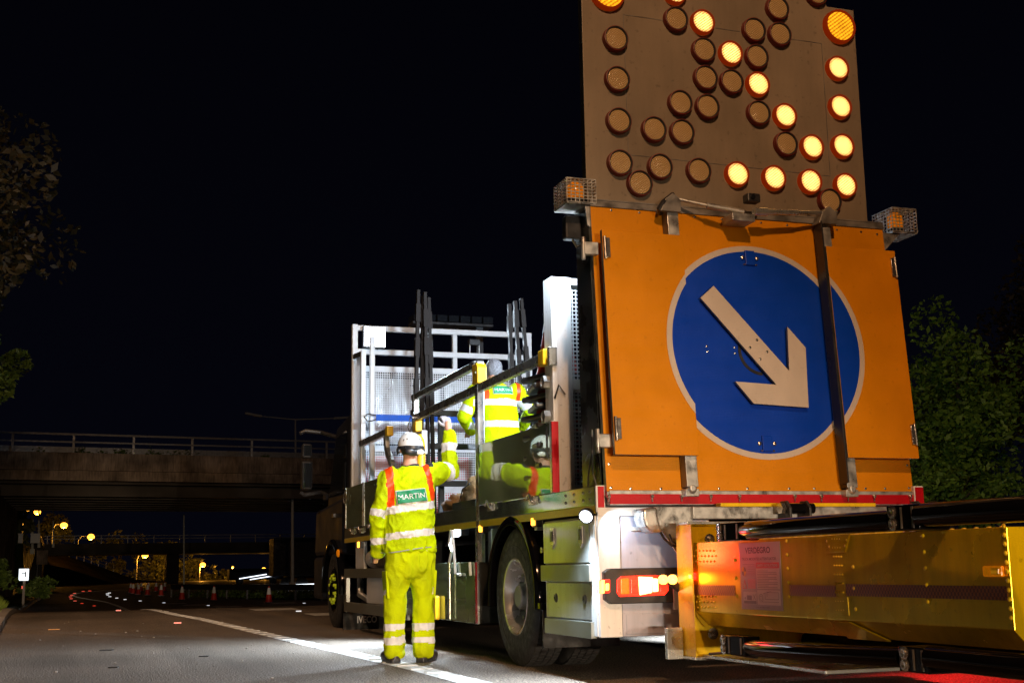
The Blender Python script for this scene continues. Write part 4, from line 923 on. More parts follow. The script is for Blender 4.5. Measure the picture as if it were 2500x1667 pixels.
stl = MB().box(p.x - .03, p.x + .05, p.y - .09, p.y + .09, p.z - .04, p.z + .045).build('step_lamp', 'black', T, bevel=.006)
MB().prism([(p.x - .04, p.y - .075, p.z - .045), (p.x - .04, p.y + .075, p.z - .045), (p.x - .05, p.y + .075, p.z + .035), (p.x - .05, p.y - .075, p.z + .035)], (-.008, 0, 0)).build('led_panel', 'led', stl)
lamp_light(stl, (p.x - .08, p.y, p.z - .02), (-1, -.1, -.75), 480, COOL, 165, .04)
# underrun guards and equipment box, front left
for z0, z1 in ((.655, .765), (.235, .355)): MB().box(XL_, XL_ + .03, 12.95, 16.33, z0, z1).build('side_guard', 'alu_guard', T, bevel=.004)
MB().box(XL_ + .004, XL_ + .05, 16.20, 16.30, .23, .765).build('guard_upright', 'alu', T)
MB().box(XL_ + .032, 3.60, 13.0, 15.1, .36, .655).build('equipment_box', 'offwhite', T, bevel=.01)
MB().box(XL_ + .032, 3.62, 13.05, 14.6, .77, 1.05).build('tank', 'black', T, bevel=.03)
mb = MB().box(XL_ + .05, XL_ + .09, 15.35, 15.85, .72, 1.09); mb.build('bracket', 'whitesteel', T, bevel=.004)
g_ = MB().lathe((3.35, 15.32, .88), (0, -1, 0), [(0, .11), (.25, .11), (.27, .09), (.27, 0)], 20).build('air_filter', 'offwhite', T)
mb = MB()
for i in range(4):
    for j in range(4): mb.box(3.28 + j * .035, 3.30 + j * .035, 15.045, 15.052, .815 + i * .04, .835 + i * .04)
mb.build('filter_holes', 'black', g_)
MB().tube([(3.30, 15.9, .65), (3.28, 15.8, .45), (3.34, 15.4, .36)], .04, 10).build('hose', 'galv', T)
# front mud flap with the maker's lettering
yf = 16.42; q = [PY(a, b, yf) for a, b in [(843, 1496), (940, 1502), (940, 1536), (845, 1533)]]
fl = MB().prism([(3.19, yf, q[0].z), (3.85, yf, q[0].z), (3.85, yf, q[2].z), (3.19, yf, q[2].z)], (0, .012, 0)).build('mud_flap', 'rubber', T)
mb = MB(); a_, b_ = PY(872, 1511, yf), PY(920, 1511, yf)
put_text(mb, 'IVECO', ((a_.x + b_.x) / 2, yf - .003, (a_.z + b_.z) / 2), (1, 0, 0), (0, 0, 1), .085, (b_.x - a_.x), 0, .03); mb.build('lettering', 'white', fl)
guard(-1, 17.25, .5, .66, 3.17, 3.8, -5, 185, 'front_mudguard'); guard(1, 17.25, .5, .66, 3.17, 3.8, -5, 185, 'front_mudguard')
# cab
cb = MB().prism([(3.20, 16.55, .95), (3.20, 18.70, .95), (3.20, 18.62, 1.60), (3.20, 16.55, 1.70)], (2.46, 0, 0)).prism([(3.33, 16.55, 1.66), (3.33, 18.50, 1.58), (3.33, 17.75, 2.74), (3.33, 16.55, 2.86)], (2.20, 0, 0)).build('cab', 'cab', T, bevel=.06, seg=3)
MB().box(3.20, 5.66, 18.0, 18.74, .35, .94).build('front_bumper', 'cab', cb, bevel=.05)
MB().prism([(3.322, 16.95, 1.80), (3.322, 18.25, 1.78), (3.322, 17.70, 2.58), (3.322, 16.95, 2.62)], (.02, 0, 0)).build('side_window', 'glass', cb)
MB().box(3.17, 3.2, 17.05, 17.2, 1.45, 1.5).build('door_handle', 'black', cb)
MB().box(3.75, 5.1, 16.53, 16.56, 2.1, 2.6).build('rear_window', 'glass', cb)
# mirror arms, left
my = 18.3
mr_ = MB().tube([(3.40, my - .45, 2.60), (3.22, my, 2.72), (2.98, my, 2.74), (2.90, my, 2.70)], .03, 8).build('mirror_arm', 'black', cb)
MB().tube([(3.34, my, 1.80), (3.22, my, 1.86), (2.98, my, 1.82), (2.92, my, 1.86)], .03, 8).build('mirror_arm', 'black', cb)
for (pa, pb) in (((738, 1082), (762, 1118)), ((737, 1125), (763, 1195))):
    a_, b_ = PY(*pa, my), PY(*pb, my)
    h = MB().box(a_.x, b_.x, my - .03, my + .12, b_.z, a_.z).build('mirror', 'black', cb, bevel=.035, seg=3)
    MB().box(a_.x + .02, b_.x - .02, my - .036, my - .029, b_.z + .03, a_.z - .03).build('mirror_glass', 'glass', h)
a_, b_ = PY(800, 1205, 17.9), PY(850, 1222, 17.9)
MB().box(a_.x, 3.2, 17.8, 18.05, b_.z, a_.z).build('air_horn_cover', 'cab', cb, bevel=.02)
MB().lathe((3.19, 16.75, .97), (-1, 0, 0), [(0, .05), (.02, .05), (.03, .03), (.03, 0)], 14).build('side_marker', 'amber', cb)
# light bar above the cab
a_, b_ = PY(1000, 772, 17.3), PY(1195, 800, 17.3)
lb_ = MB().box(a_.x, b_.x, 17.1, 17.4, 4.16, 4.20).build('light_bar', 'black', T, bevel=.01)
for k in range(7): x = a_.x + (b_.x - a_.x) * (k + .5) / 7; MB().box(x - .075, x + .075, 17.08, 17.42, 4.203, 4.30).build('bar_module', 'glass', lb_, bevel=.012)
MB().box(4.5, 4.6, 17.2, 17.3, 2.7, 4.16).box(5.25, 5.35, 17.2, 17.3, 2.7, 4.16).build('light_bar_legs', 'black', lb_)

# ---------------- headboard behind the cab
hy = 15.98
hb = MB()
xa, xb = 3.20, 5.66
hb.box(xa, xa + .07, hy, hy + .07, 1.25, 3.89); hb.box(xb - .07, xb, hy, hy + .07, 1.25, 3.88)
hb.box(xa + .07, xb - .07, hy + .003, hy + .067, 3.81, 3.88); hb.box(xa + .07, xb - .07, hy + .003, hy + .067, 3.50, 3.57); hb.box(xa + .07, xb - .07, hy + .003, hy + .067, 3.28, 3.35)
hb.box(4.55, 4.61, hy + .006, hy + .064, 3.35, 3.5); hb.box(4.55, 4.61, hy + .006, hy + .064, 3.57, 3.81)
hb.box(xa + .07, xb - .07, hy + .003, hy + .067, 2.25, 2.31); hb.box(xa + .07, xb - .07, hy + .003, hy + .067, 1.27, 1.33)
HB = hb.build('headboard', 'whitesteel', T, bevel=.006)
def mesh_panel(x0, x1, z0, z1, y, parent, pitch=.0295, wd=.0095, m='whitesteel'):
    mb = MB(); nx = int((x1 - x0) / pitch); nz = int((z1 - z0) / pitch)
    for i in range(nx + 1): x = x0 + (x1 - x0) * i / nx; mb.box(x - wd / 2, x + wd / 2, y, y + .003, z0, z1)
    for i in range(nz + 1): z = z0 + (z1 - z0) * i / nz; mb.box(x0, x1, y - .0035, y - .0005, z - wd / 2, z + wd / 2)
    return mb.build('wire_mesh', m, parent)
mesh_panel(xa + .075, xb - .075, 2.315, 3.275, hy + .01, HB); mesh_panel(xa + .075, xb - .075, 1.335, 2.245, hy + .01, HB)
# side return of the headboard, left
MB().box(xa, xa + .06, 15.42, 15.48, 1.25, 3.46).build('upright', 'whitesteel', HB, bevel=.006)
MB().box(xa + .10, xa + .16, 15.35, 15.41, 1.80, 3.62).build('upright', 'whitesteel', HB, bevel=.006)
MB().bar((xa + .03, 15.48, 3.42), (xa + .03, hy, 3.46), .05, .06).build('side_bar', 'darksteel', HB)
mb = MB()
for i in range(17): y = 15.49 + i * .0295; mb.box(xa + .025, xa + .028, y - .004, y + .004, 1.3, 3.40)
for i in range(72): z = 1.3 + i * .0295; mb.box(xa + .029, xa + .032, 15.485, 15.97, z - .004, z + .004)
mb.build('wire_mesh', 'whitesteel', HB)
# translucent rear wall of the cab space seen through the mesh, with two red and white sign faces stored in it
MB().box(3.35, 4.42, 16.20, 16.22, 2.36, 3.22).box(4.5, 5.5, 16.20, 16.22, 2.36, 3.22).build('windbreak', 'galv', HB)
MB().box(3.3, 5.6, 16.27, 16.30, 1.28, 3.3).build('rear_wall', 'cab', HB)
# camera box on the headboard
MB().box(4.78, 4.93, hy + .0, hy + .08, 3.68, 3.76).build('camera_box', 'black', HB, bevel=.008)
MB().box(4.785, 4.795, hy + .02, hy + .04, 3.57, 3.68).box(4.915, 4.925, hy + .02, hy + .04, 3.57, 3.68).build('camera_stand', 'galv', HB)
# work lamp
p = PY(916, 821, hy - .12)
wl = MB().box(p.x - .15, p.x + .15, hy - .09, hy - .004, p.z - .14, p.z + .14).build('work_lamp', 'black', T, bevel=.01)
MB().box(p.x - .135, p.x + .135, hy - .099, hy - .09, p.z - .125, p.z + .125).build('led_panel', mat('work_lamp_face', (.9, .9, .9), .3, 0, 0, emit=(0.82, 0.91, 1.0), estr=30), wl)
lamp_light(wl, (p.x, hy - .13, p.z), (0.25, -1, -.35), 900, COOL, 165, .10)
# ---------------- rear bulkhead
by_ = 8.63
bh = MB().box(3.215, 3.375, by_, by_ + .17, 1.25, 2.875); bh.box(5.49, 5.65, by_, by_ + .17, 1.25, 2.875)
bh.box(3.375, 5.49, by_ + .01, by_ + .16, 2.82, 2.872); bh.box(3.375, 5.49, by_ + .01, by_ + .16, 2.03, 2.11); bh.box(3.375, 5.49, by_ + .01, by_ + .16, 1.25, 1.33)
BH = bh.build('rear_bulkhead', 'white', T, bevel=.006)
mesh_panel(3.376, 5.489, 2.112, 2.818, by_ + .06, BH); mesh_panel(3.376, 5.489, 1.332, 2.028, by_ + .06, BH)
p = PY(1362, 950, by_); MB().tube([p + Vector((-.03, -.01, -.07)), p + Vector((0, -.02, .03)), p + Vector((.05, -.012, -.04))], .008, 6).build('hook', 'bolt', BH)
for py in (929, 1014):
    p = PY(1338, py, by_); MB().lathe((3.21, by_ + .08, p.z), (-1, 0, 0), [(0, .05), (.05, .05), (.05, .035), (0.01, .03), (0.01, 0)], 6).build('rope_eye', 'galv', BH)

# ---------------- orange sign panel, leaning forward at the top
SP0 = Vector((4.42, 7.72, 1.23)); SU = Vector((0, 0.15, 1.97)).normalized(); SX = Vector((1, 0, 0)); SN = SX.cross(SU)
def S(px, py, off=0.0): return PN(px, py, SP0 + SN * off, SN)
def SL(x, t, off=0.0): return Vector((x, SP0.y, SP0.z)) + SU * t + SN * off
def st(p): d = p - SP0; return (p.x, d.dot(SU))
def splate(mb, poly, off, th, mi=0, smi=None): return mb.prism([SL(x, t, off) for x, t in poly], SN * th, mi, smi)
bt = st(S(1481, 1199))[1]; tt = st(S(1443, 504))[1]
sx0, sx1 = 3.236, 5.60
sign = splate(MB(), [(sx0, bt), (sx1, bt), (sx1, tt), (sx0, tt)], -0.045, 0.045, 0, 1).build('sign_panel', ['orange', 'galv'], T, bevel=.002)
MB().prism([(sx0 - .004, 7.80, 1.255), (sx0 - .004, 8.132, 1.255), (sx0 - .004, 8.145, 3.30), (sx0 - .004, 7.91, 3.27)], (.004, 0, 0)).build('side_sheet', 'sheet', sign)
MB().prism([(sx1 + .0, 7.80, 1.255), (sx1, 8.132, 1.255), (sx1, 8.145, 3.30), (sx1, 7.91, 3.27)], (.004, 0, 0)).build('side_sheet', 'sheet', sign)
MB().box(sx0 + .002, sx1 - .004, 8.02, 8.10, 1.26, 3.25).build('back_sheet', 'sheet', sign)
# edge trims and top angle
splate(MB(), [(sx0 - .002, tt), (sx1 + .002, tt), (sx1 + .002, tt + .055), (sx0 - .002, tt + .055)], -.045, .055).box(sx0, sx1, 7.86, 8.02, SL(0, tt + .055).z - .012, SL(0, tt + .055).z + .0).build('top_rail', 'galv_dark', sign, bevel=.003)
splate(MB(), [(sx0, bt - .035), (sx1, bt - .035), (sx1, bt - .002), (sx0, bt - .002)], -.045, .05).build('bottom_rail', 'galv', sign, bevel=.003)
dc = [st(S(1831, 602))[1], st(S(1875, 1122))[1]]; DT = (dc[0] + dc[1]) / 2; DR = abs(dc[0] - dc[1]) / 2; DX = (st(S(1831, 602))[0] + st(S(1875, 1122))[0]) / 2
FO = 0.13
fl = [st(S(a, b, FO)) for a, b in [(1467, 560), (1663, 574), (1710, 1113), (1504, 1111)]]
fr = [st(S(a, b, FO)) for a, b in [(2012, 599), (2183, 614), (2246, 1117), (2075, 1115)]]
flx1 = (fl[1][0] + fl[2][0]) / 2; frx0 = (fr[0][0] + fr[3][0]) / 2; flx0 = (fl[0][0] + fl[3][0]) / 2; frx1 = (fr[1][0] + fr[2][0]) / 2
ft = (fl[0][1] + fl[1][1] + fr[0][1] + fr[1][1]) / 4; fb = (fl[2][1] + fl[3][1] + fr[2][1] + fr[3][1]) / 4
print('DISC', DX, DT, DR, 'flaps', flx0, flx1, frx0, frx1, ft, fb, 'sign', bt, tt)
def disc_piece(r, x0, x1, n=96):
    pts = []
    for k in range(n):
        a = 2 * math.pi * k / n; x, t = DX + r * math.cos(a), DT + r * math.sin(a)
        pts.append((x, t))
    # clip to x0..x1 (convex: Sutherland-Hodgman)
    for lim, keep in ((x0, lambda q: q[0] >= x0), (x1, lambda q: q[0] <= x1)):
        out = []
        for i, q in enumerate(pts):
            pq = pts[i - 1]
            if keep(q) != keep(pq): f = (lim - pq[0]) / (q[0] - pq[0]); out.append((lim, pq[1] + (q[1] - pq[1]) * f))
            if keep(q): out.append(q)
        pts = out
    return pts
def disc(x0, x1, off, parent):
    d = splate(MB(), disc_piece(DR, x0, x1), off + .0005, .002).build('disc_border', 'whiteref', parent)
    splate(MB(), disc_piece(DR - .042, x0, x1), off + .0028, .002).build('blue_disc', 'blue', parent)
disc(flx1 - .05, frx0 + .05, 0, sign)
# posts the flaps fold onto
pw = .085
for x0, nm in ((flx1 - pw, 'flap_post'), (frx0 - .005, 'flap_post')):
    splate(MB(), [(x0, bt + .02), (x0 + pw, bt + .02), (x0 + pw, tt), (x0, tt)], .006, FO - .045, 0, 1).build(nm, ['galv', 'black'] if x0 > 4.3 else ['galv', 'galv_dark'], sign, bevel=.004)
    p = SL(x0 + pw / 2, bt + .01, .06); MB().lathe(p, SN, [(0, .035), (.02, .035), (.035, .02), (.035, 0)], 12).box(p.x - .05, p.x + .05, p.y - .02, p.y + .05, p.z - .05, p.z + .0).build('post_clamp', 'galv', sign, bevel=.004)
splate(MB(), [(frx0 - .022, bt + .05), (frx0 - .010, bt + .05), (frx0 - .010, tt - .02), (frx0 - .022, tt - .02)], .03, FO - .03).build('rubber_seal', 'black', sign)
def flap(x0, x1, nm):
    f = splate(MB(), [(x0, fb), (x1, fb), (x1, ft), (x0, ft)], FO - .035, .035, 0, 1).build(nm, ['orange', 'galv_dark'], sign, bevel=.003)
    return f
f1 = flap(flx0, flx1, 'folding_flap'); f2 = flap(frx0, frx1, 'folding_flap')
def disc_on(x0, x1):
    splate(MB(), disc_piece(DR, x0, x1), FO + .0005, .002).build('flap_border', 'whiteref', sign); splate(MB(), disc_piece(DR - .042, x0, x1), FO + .0028, .002).build('flap_disc', 'blue', sign)
disc_on(DX - 2, flx1 - .002); disc_on(frx0 + .002, DX + 2)
# hinges of the flaps
for x, s in ((flx0, 1), (frx1, -1)):
    for t_ in (ft - .13, fb + .17):
        mb = splate(MB(), [(x + .02 * s, t_ - .07), (x + .05 * s, t_ - .07), (x + .05 * s, t_ + .07), (x + .02 * s, t_ + .07)], FO + .002, .012); mb.tube([SL(x + .015 * s, t_ - .08, FO + .008), SL(x + .015 * s, t_ + .08, FO + .008)], .012, 8)
        mb.build('hinge', 'bolt', sign, bevel=.002)
for px, py in ((1440, 610), (1476, 1077)):
    p = PY(px, py, 7.74 if py > 900 else 7.80); MB().box(p.x - .06, p.x + .045, p.y - .05, p.y, p.z - .045, p.z + .045).tube([(p.x - .06, p.y - .03, p.z - .08), (p.x - .06, p.y - .03, p.z + .08)], .016, 8).build('hinge_arm', 'galv', sign, bevel=.006)
# white arrow, raised
c2 = lambda a, b: (1320 + .491 * a, 430 + .491 * b)
ar = [st(S(*c2(a, b), .05)) for a, b in [(860, 545), (1236, 968), (1227, 748), (1318, 852), (1333, 1150), (1060, 1130), (968, 1020), (1172, 1036), (795, 605)]]
splate(MB(), ar[::-1], .028, .022, 0, 1).build('white_arrow', ['whiteref', 'galv_dark'], sign, bevel=.001)
mb = MB()
for a, b in [(1075, 815), (1040, 852), (1125, 873), (1090, 910)]:
    x, t = st(S(*c2(a, b), .05)); mb.lathe(SL(x, t, .05), SN, [(0, .011), (.004, .010), (.006, 0)], 10)
mb.build('arrow_bolts', 'bolt', sign)
# curved slot and the two recessed blue handles
mb = MB(); ctr = st(S(*c2(1090, 870), 0)); rr = .165; pp = []
for k in range(25):
    a = R(158 + 112 * k / 24); pp.append(SL(ctr[0] + rr * math.cos(a), ctr[1] + rr * math.sin(a), .0065))
for a, b in zip(pp, pp[1:]): mb.bar(a, b, .022, .004, SN)
mb.build('curved_slot', 'black', sign)
for a, b in ((1035, 410), (1122, 1330)):
    x, t = st(S(*c2(a, b), 0)); h = .055
    mb = splate(MB(), [(x - h * .7, t - h), (x + h * .7, t - h), (x + h * .7, t + h), (x - h * .7, t + h)], .006, .014); mb.build('blue_catch', 'blue', sign, bevel=.006)
    mb = MB()
    for s in (-1, 1): mb.lathe(SL(x + s * h * 1.05, t, .006), SN, [(0, .014), (.01, .014), (.014, .008), (.014, 0)], 8)
    mb.tube([SL(x - h, t - h * .9, .012), SL(x + h, t - h * .9, .012)], .005, 6); mb.build('catch_fixing', 'bolt', sign)
mb = MB()
for a, b in [(824, 846), (827, 874), (962, 853), (964, 882)]: x, t = st(S(*c2(a, b), 0)); mb.lathe(SL(x, t, .005), SN, [(0, .008), (.003, .008), (.005, 0)], 8)
for a, b in [(350, 170), (490, 182), (765, 204), (900, 215), (1095, 233), (1225, 245), (1472, 268), (1592, 278), (1672, 290), (340, 1430), (350, 1548), (448, 1552), (598, 1553), (886, 1552), (1028, 1552), (1235, 1552), (1822, 1437), (1360, 1552), (1615, 1552), (1830, 1550), (1712, 1552)]:
    x, t = st(S(*c2(a, b), 0)); mb.lathe(SL(x, t, 0), SN, [(0, .010), (.003, .009), (.005, 0)], 8)
mb.build('rivets', 'bolt', sign)
# gas struts and reversing camera on top of the sign
def strutp(a, b, y): return PY(1600 + a / 4.704, 440 + b / 4.704, y)
s1, s2, s3 = strutp(250, 215, 7.80), strutp(590, 290, 7.74), strutp(1010, 370, 7.70)
mb = MB().tube([s1, s2], .012, 10).tube([s2, s3], .022, 10).build('gas_strut', 'galv', sign)
s1, s2, s3 = strutp(1130, 362, 7.70), strutp(1630, 372, 7.72), strutp(2080, 372, 7.78)
MB().tube([s1, strutp(1280, 365, 7.70)], .030, 12).tube([strutp(1280, 365, 7.70), s2], .021, 12).tube([s2, s3], .015, 10).build('gas_strut', 'alu', sign)
p = strutp(1000, 420, 7.70); MB().box(p.x - .09, p.x + .09, 7.68, 7.84, p.z - .035, p.z + .02).build('strut_bracket', 'galv', sign, bevel=.004)
for (a, b) in ((150, 270), (1950, 415)):
    p = strutp(a, b, 7.76); MB().prism([(p.x - .07, 7.74, p.z - .06), (p.x + .09, 7.74, p.z - .06), (p.x + .09, 7.74, p.z + .03), (p.x + .03, 7.74, p.z + .075), (p.x - .03, 7.74, p.z + .03)], (0, .10, 0)).build('strut_bracket', 'galv_dark', sign, bevel=.005)
p = strutp(1085, 220, 7.78); MB().box(p.x - .05, p.x + .055, 7.72, 7.80, p.z - .035, p.z + .03).build('rear_camera', 'black', sign, bevel=.01)
MB().lathe((p.x - .01, 7.72, p.z), (0, -1, 0), [(0, .018), (.008, .018), (.008, 0)], 12).build('camera_lens', 'glass', sign)
MB().tube([strutp(200, 165, 7.8), strutp(90, 250, 7.75), strutp(40, 330, 7.76), strutp(60, 380, 7.8)], .018, 8).build('hose', 'black', sign)
MB().tube([(5.0, 7.93, 3.31), (5.15, 7.80, 3.25)], .01, 6).build('cable', 'black', sign)
# hanging cord on the side sheet
p = PX(1444, 1100, sx0 - .02); mb = MB()
for dy in (-.07, .08): mb.tube([(sx0 - .015, p.y, p.z), (sx0 - .03, p.y + dy * .5, p.z - .15), (sx0 - .02, p.y + dy, 1.28)], .006, 6)
mb.tube([(sx0 - .015, p.y, p.z), (sx0 - .02, p.y - .02, p.z + .14)], .006, 6); mb.build('cord', 'black', sign)

# ---------------- arrow board
ay = 7.95
def A(px, py): return PY(px, py, ay)
ax0, ax1 = 3.245, 5.53
notch = A(1380 + 1665 * .38265, 5); zr = A(1380 + 1840 * .38265, 26).z
ab = MB().prism([(ax0, ay, 3.26), (ax1, ay, 3.26), (ax1, ay, zr), (notch.x, ay, zr), (notch.x, ay, 5.75), (ax1 - notch.x + ax0, ay, 5.75), (ax1 - notch.x + ax0, ay, zr), (ax0, ay, zr)], (0, .06, 0)).build('arrow_board', ['boardface'], T, bevel=.004)
MB().box(ax0 - .004, ax0 - .001, ay + .002, ay + .06, 3.26, zr).build('edge_trim', 'sheet', ab)
q = [A(1380 + a * .38265, b * .38265) for a, b in [(370, 95), (1635, 280), (1690, 1125), (403, 988)]]
mb = MB()
for a, b in zip(q, q[1:] + q[:1]): mb.bar(a + Vector((0, -.001, 0)), b + Vector((0, -.001, 0)), .004, .003, (0, -1, 0))
mb.build('panel_seam', 'galv_dark', ab)
for x in (3.6, 5.2): MB().box(x, x + .1, ay + .061, ay + .15, 2.9, 5.6).build('mast_rail', 'galv_dark', ab)
def lampsrc(nm, r, on, big=False):
    mb = MB().lathe((0, 0, 0), (0, -1, 0), [(0, r * 1.02), (.03, r), (.046, r * .985), (.048, r * .94)], 40, 0)
    mb.lathe((0, 0, 0), (0, -1, 0), [(.048, r * .94), (.047, r * .89), (.036, r * (.82 if not on else .86))], 40, 2 if not on else 0)
    q_ = .82 if not on else (.86 if not big else .90)
    lens_ = [(.0355, r * q_), (.038 if not big else .045, r * .6), (.040 if not big else .052, r * .3), (.041 if not big else .054, 0)]
    mb.lathe((0, 0, 0), (0, -1, 0), lens_, 40, 1)
    o = mb.build(nm, ['lamprim_spill' if on else 'lamprim', 'lens_big' if big else ('lens_on' if on else 'lens_off'), 'black'], ab, origin=(0, 0, 0))
    return o
off_ = [(312, 258), (323, 516), (332, 780), (340, 1047), (595, 1072), (841, 1098), (466, 1178), (556, 835), (735, 852), (723, 666), (896, 690), (885, 507), (1050, 532), (873, 330), (696, 134), (1222, 730), (1396, 927), (1675, 1290), (1210, 372), (1193, 203), (1356, 230), (1342, 65), (1590, -28)]
on_ = [(690, -38), (866, 152), (1044, 350), (1217, 547), (1390, 747), (1562, 945), (1725, 445), (1741, 690), (1757, 940), (1774, 1190), (1550, 1165), (1320, 1142), (1085, 1119)]
def place(lst, nm, r, on, big=False, label=None):
    src = lampsrc(nm, r, on, big)
    for i, (a, b) in enumerate(lst):
        o = src if i == 0 else src.copy()
        if i: C.objects.link(o)
        p = A(1380 + a * .38265, b * .38265); o.location = p + Vector((0, -.001, 0)) - world_loc(ab)
        if label: o['label'] = label
LR = 0.094
place(off_, 'arrow_lamp', LR, False, label='unlit round lamp'); place(on_, 'arrow_lamp', LR, True, label='brightly lit amber lamp')
place([(1738, 180), (262, -38)], 'big_amber_lamp', 0.133, True, True)
# bright patches of light the lit lamps throw come from their own lenses

# ---------------- caged beacons on both corners
def beacon(px0, px1, pyt, pyb, sgn):
    y = 7.98; a_, b_ = PY(px0, pyt, y), PY(px1, pyb, y); cx = (a_.x + b_.x) / 2; z0, z1 = b_.z, a_.z; hw = .108
    b = MB().box(cx - hw, cx + hw, y - .12, y + .14, z0 - .012, z0).build('beacon_base', 'galv', T, bevel=.003)
    MB().lathe((cx, y, z0), (0, 0, 1), [(0, .07), (.05, .07), (.05, .06)], 24).build('beacon_foot', 'black', b)
    MB().lathe((cx, y, z0 + .05), (0, 0, 1), [(0, .062), (.06, .065), (.10, .055), (.125, .03), (.13, 0)], 24).build('beacon_dome', 'amber', b)
    mb = MB(); hz = z1 - z0; n = 7; wr = .0024
    for k in range(n + 1):
        f = k / n
        for yy in (y - .12, y + .13):
            mb.bar((cx - hw + 2 * hw * f, yy, z0), (cx - hw + 2 * hw * f, yy, z1), wr * 2, wr * 2); mb.bar((cx - hw, yy - .003, z0 + hz * f), (cx + hw, yy - .003, z0 + hz * f), wr * 2, wr * 2)
        for xx in (cx - hw, cx + hw):
            mb.bar((xx, y - .12 + .25 * f, z0), (xx, y - .12 + .25 * f, z1), wr * 2, wr * 2); mb.bar((xx - .003, y - .12, z0 + hz * f), (xx - .003, y + .13, z0 + hz * f), wr * 2, wr * 2)
        mb.bar((cx - hw + 2 * hw * f, y - .12, z1), (cx - hw + 2 * hw * f, y + .13, z1), wr * 2, wr * 2); mb.bar((cx - hw, y - .12 + .25 * f, z1 + .003), (cx + hw, y - .12 + .25 * f, z1 + .003), wr * 2, wr * 2)
    mb.build('beacon_cage', 'galv', b)
    e = (sx0 if sgn < 0 else sx1); i_ = cx + (hw * .3 if sgn < 0 else -hw * .3)
    MB().prism([(i_, y - .10, z0 - .013), (e, y - .10, z0 - .013), (e, y - .10, z0 - .17), (e - sgn * -.02, y - .10, z0 - .15)], (0, .012, 0)).box(min(e, i_), max(e, i_), y - .10, y + .10, z0 - .024, z0 - .0125).build('beacon_bracket', 'galv', b, bevel=.003)
    for dx in (-.06, .05): MB().box(cx + dx - .035, cx + dx + .035, y - .122, y - .1195, z0 - .008, z0 - .004).build('slot', 'black', b)
    return cx, y, z0
bx, byy, bz = beacon(1365, 1443, 446, 508, -1); beacon(2150, 2220, 517, 578, 1)
# work lamp under the left beacon, aimed forward over the load bed
wl2 = MB().box(bx - .06, bx + .06, 8.02, 8.10, bz - .22, bz - .05).build('work_lamp', 'black', T, bevel=.012)
M['load'] = mat('load_lamp_face', (.9, .9, .9), .3, 0, 0, emit=(0.80, 0.90, 1.0), estr=30)
M['load_fill'] = mat('added_fill_lamp_face', (.9, .9, .9), .3, 0, 0, emit=(0.80, 0.90, 1.0), estr=30)
MB().prism([(bx - .05, 8.101, bz - .21), (bx + .05, 8.101, bz - .21), (bx + .05, 8.101, bz - .06), (bx - .05, 8.101, bz - .06)], (0, .006, 0)).build('led_panel', 'load', wl2)
lamp_light(wl2, (bx - .03, 8.15, bz - .13), (-.6, .8, .05), 520, COOL, 165, .04)
c_ = Vector((5.35, 8.86, 2.95))
fill_lamp = MB().box(c_.x - .06, c_.x + .06, 8.78, 8.86, c_.z - .08, c_.z + .08).build('work_lamp', 'black', T, bevel=.012)  # hidden lamp added to light the headboard and the bed worker
MB().prism([(c_.x - .05, 8.863, c_.z - .07), (c_.x + .05, 8.863, c_.z - .07), (c_.x + .05, 8.863, c_.z + .07), (c_.x - .05, 8.863, c_.z + .07)], (0, .008, 0)).build('led_panel', 'load_fill', fill_lamp)
lamp_light(fill_lamp, (c_.x, 8.89, c_.z), (-.12, 1, -.10), 1700, COOL, 165, .05)
MB().tube([(bx, 8.05, bz - .22), (bx + .03, 8.05, bz - .27), (bx + .07, 8.05, bz - .25), (bx + .08, 8.06, bz - .20)], .009, 6).build('cable', 'bolt', wl2)
# scene lamps low on the body: rear left corner, right side, far right
def scene_lamp(p, d, r=.034, m='led_small', power=480, size=112, face=None):
    p, d = Vector(p), Vector(d).normalized(); beam = d; d = Vector(face).normalized() if face else d
    o = MB().lathe(p, d, [(-.06, 0), (-.06, r * .8), (-.02, r * 1.25), (0.004, r * 1.25), (.004, r)], 16).build('scene_lamp', 'black', T)
    MB().lathe(p, d, [(.003, r), (.010, r * .7), (.012, 0)], 16).build('led_panel', m, o); lamp_light(o, p + d * .03, beam, power, COOL, size, .03)
p = PX(1463, 1258, XL_ - .01)
p.y = 7.82; p.x = XL_ - .055
lamp_light(T, (3.225, 7.70, 1.075), (.62, .12, -.62), 11, COOL, 150, .02)
scene_lamp(p, (-.52, .22, -.82), .042, face=(-.55, -.65, -.45))
scene_lamp((XL_ + .02, 13.2, 1.06), (-.6, 0, -.8), .03, 'led_small', 600)
scene_lamp((XR_ + .01, 8.6, 1.06), (.45, -.1, -.85), .034, 'led_right', 1300); scene_lamp((XR_ + .01, 12.0, 1.06), (.5, 0.1, -.8), .034, 'led_right', 900)

# ---------------- rear attenuator
TX = 3.65
def TP(px, py, x=TX): return PX(px, py, x)
ty0, ty1, tz0, tz1 = 4.42, 7.33, .462, .885
sec = [(TX, tz1), (TX, tz0), (TX + .085, .375), (5.21 - .085, .375), (5.21, tz0), (5.21, tz1)]
att = MB().prism([(x, ty0, z) for x, z in sec], (0, ty1 - ty0, 0)).build('attenuator', 'yellow_panel', T, bevel=.004)
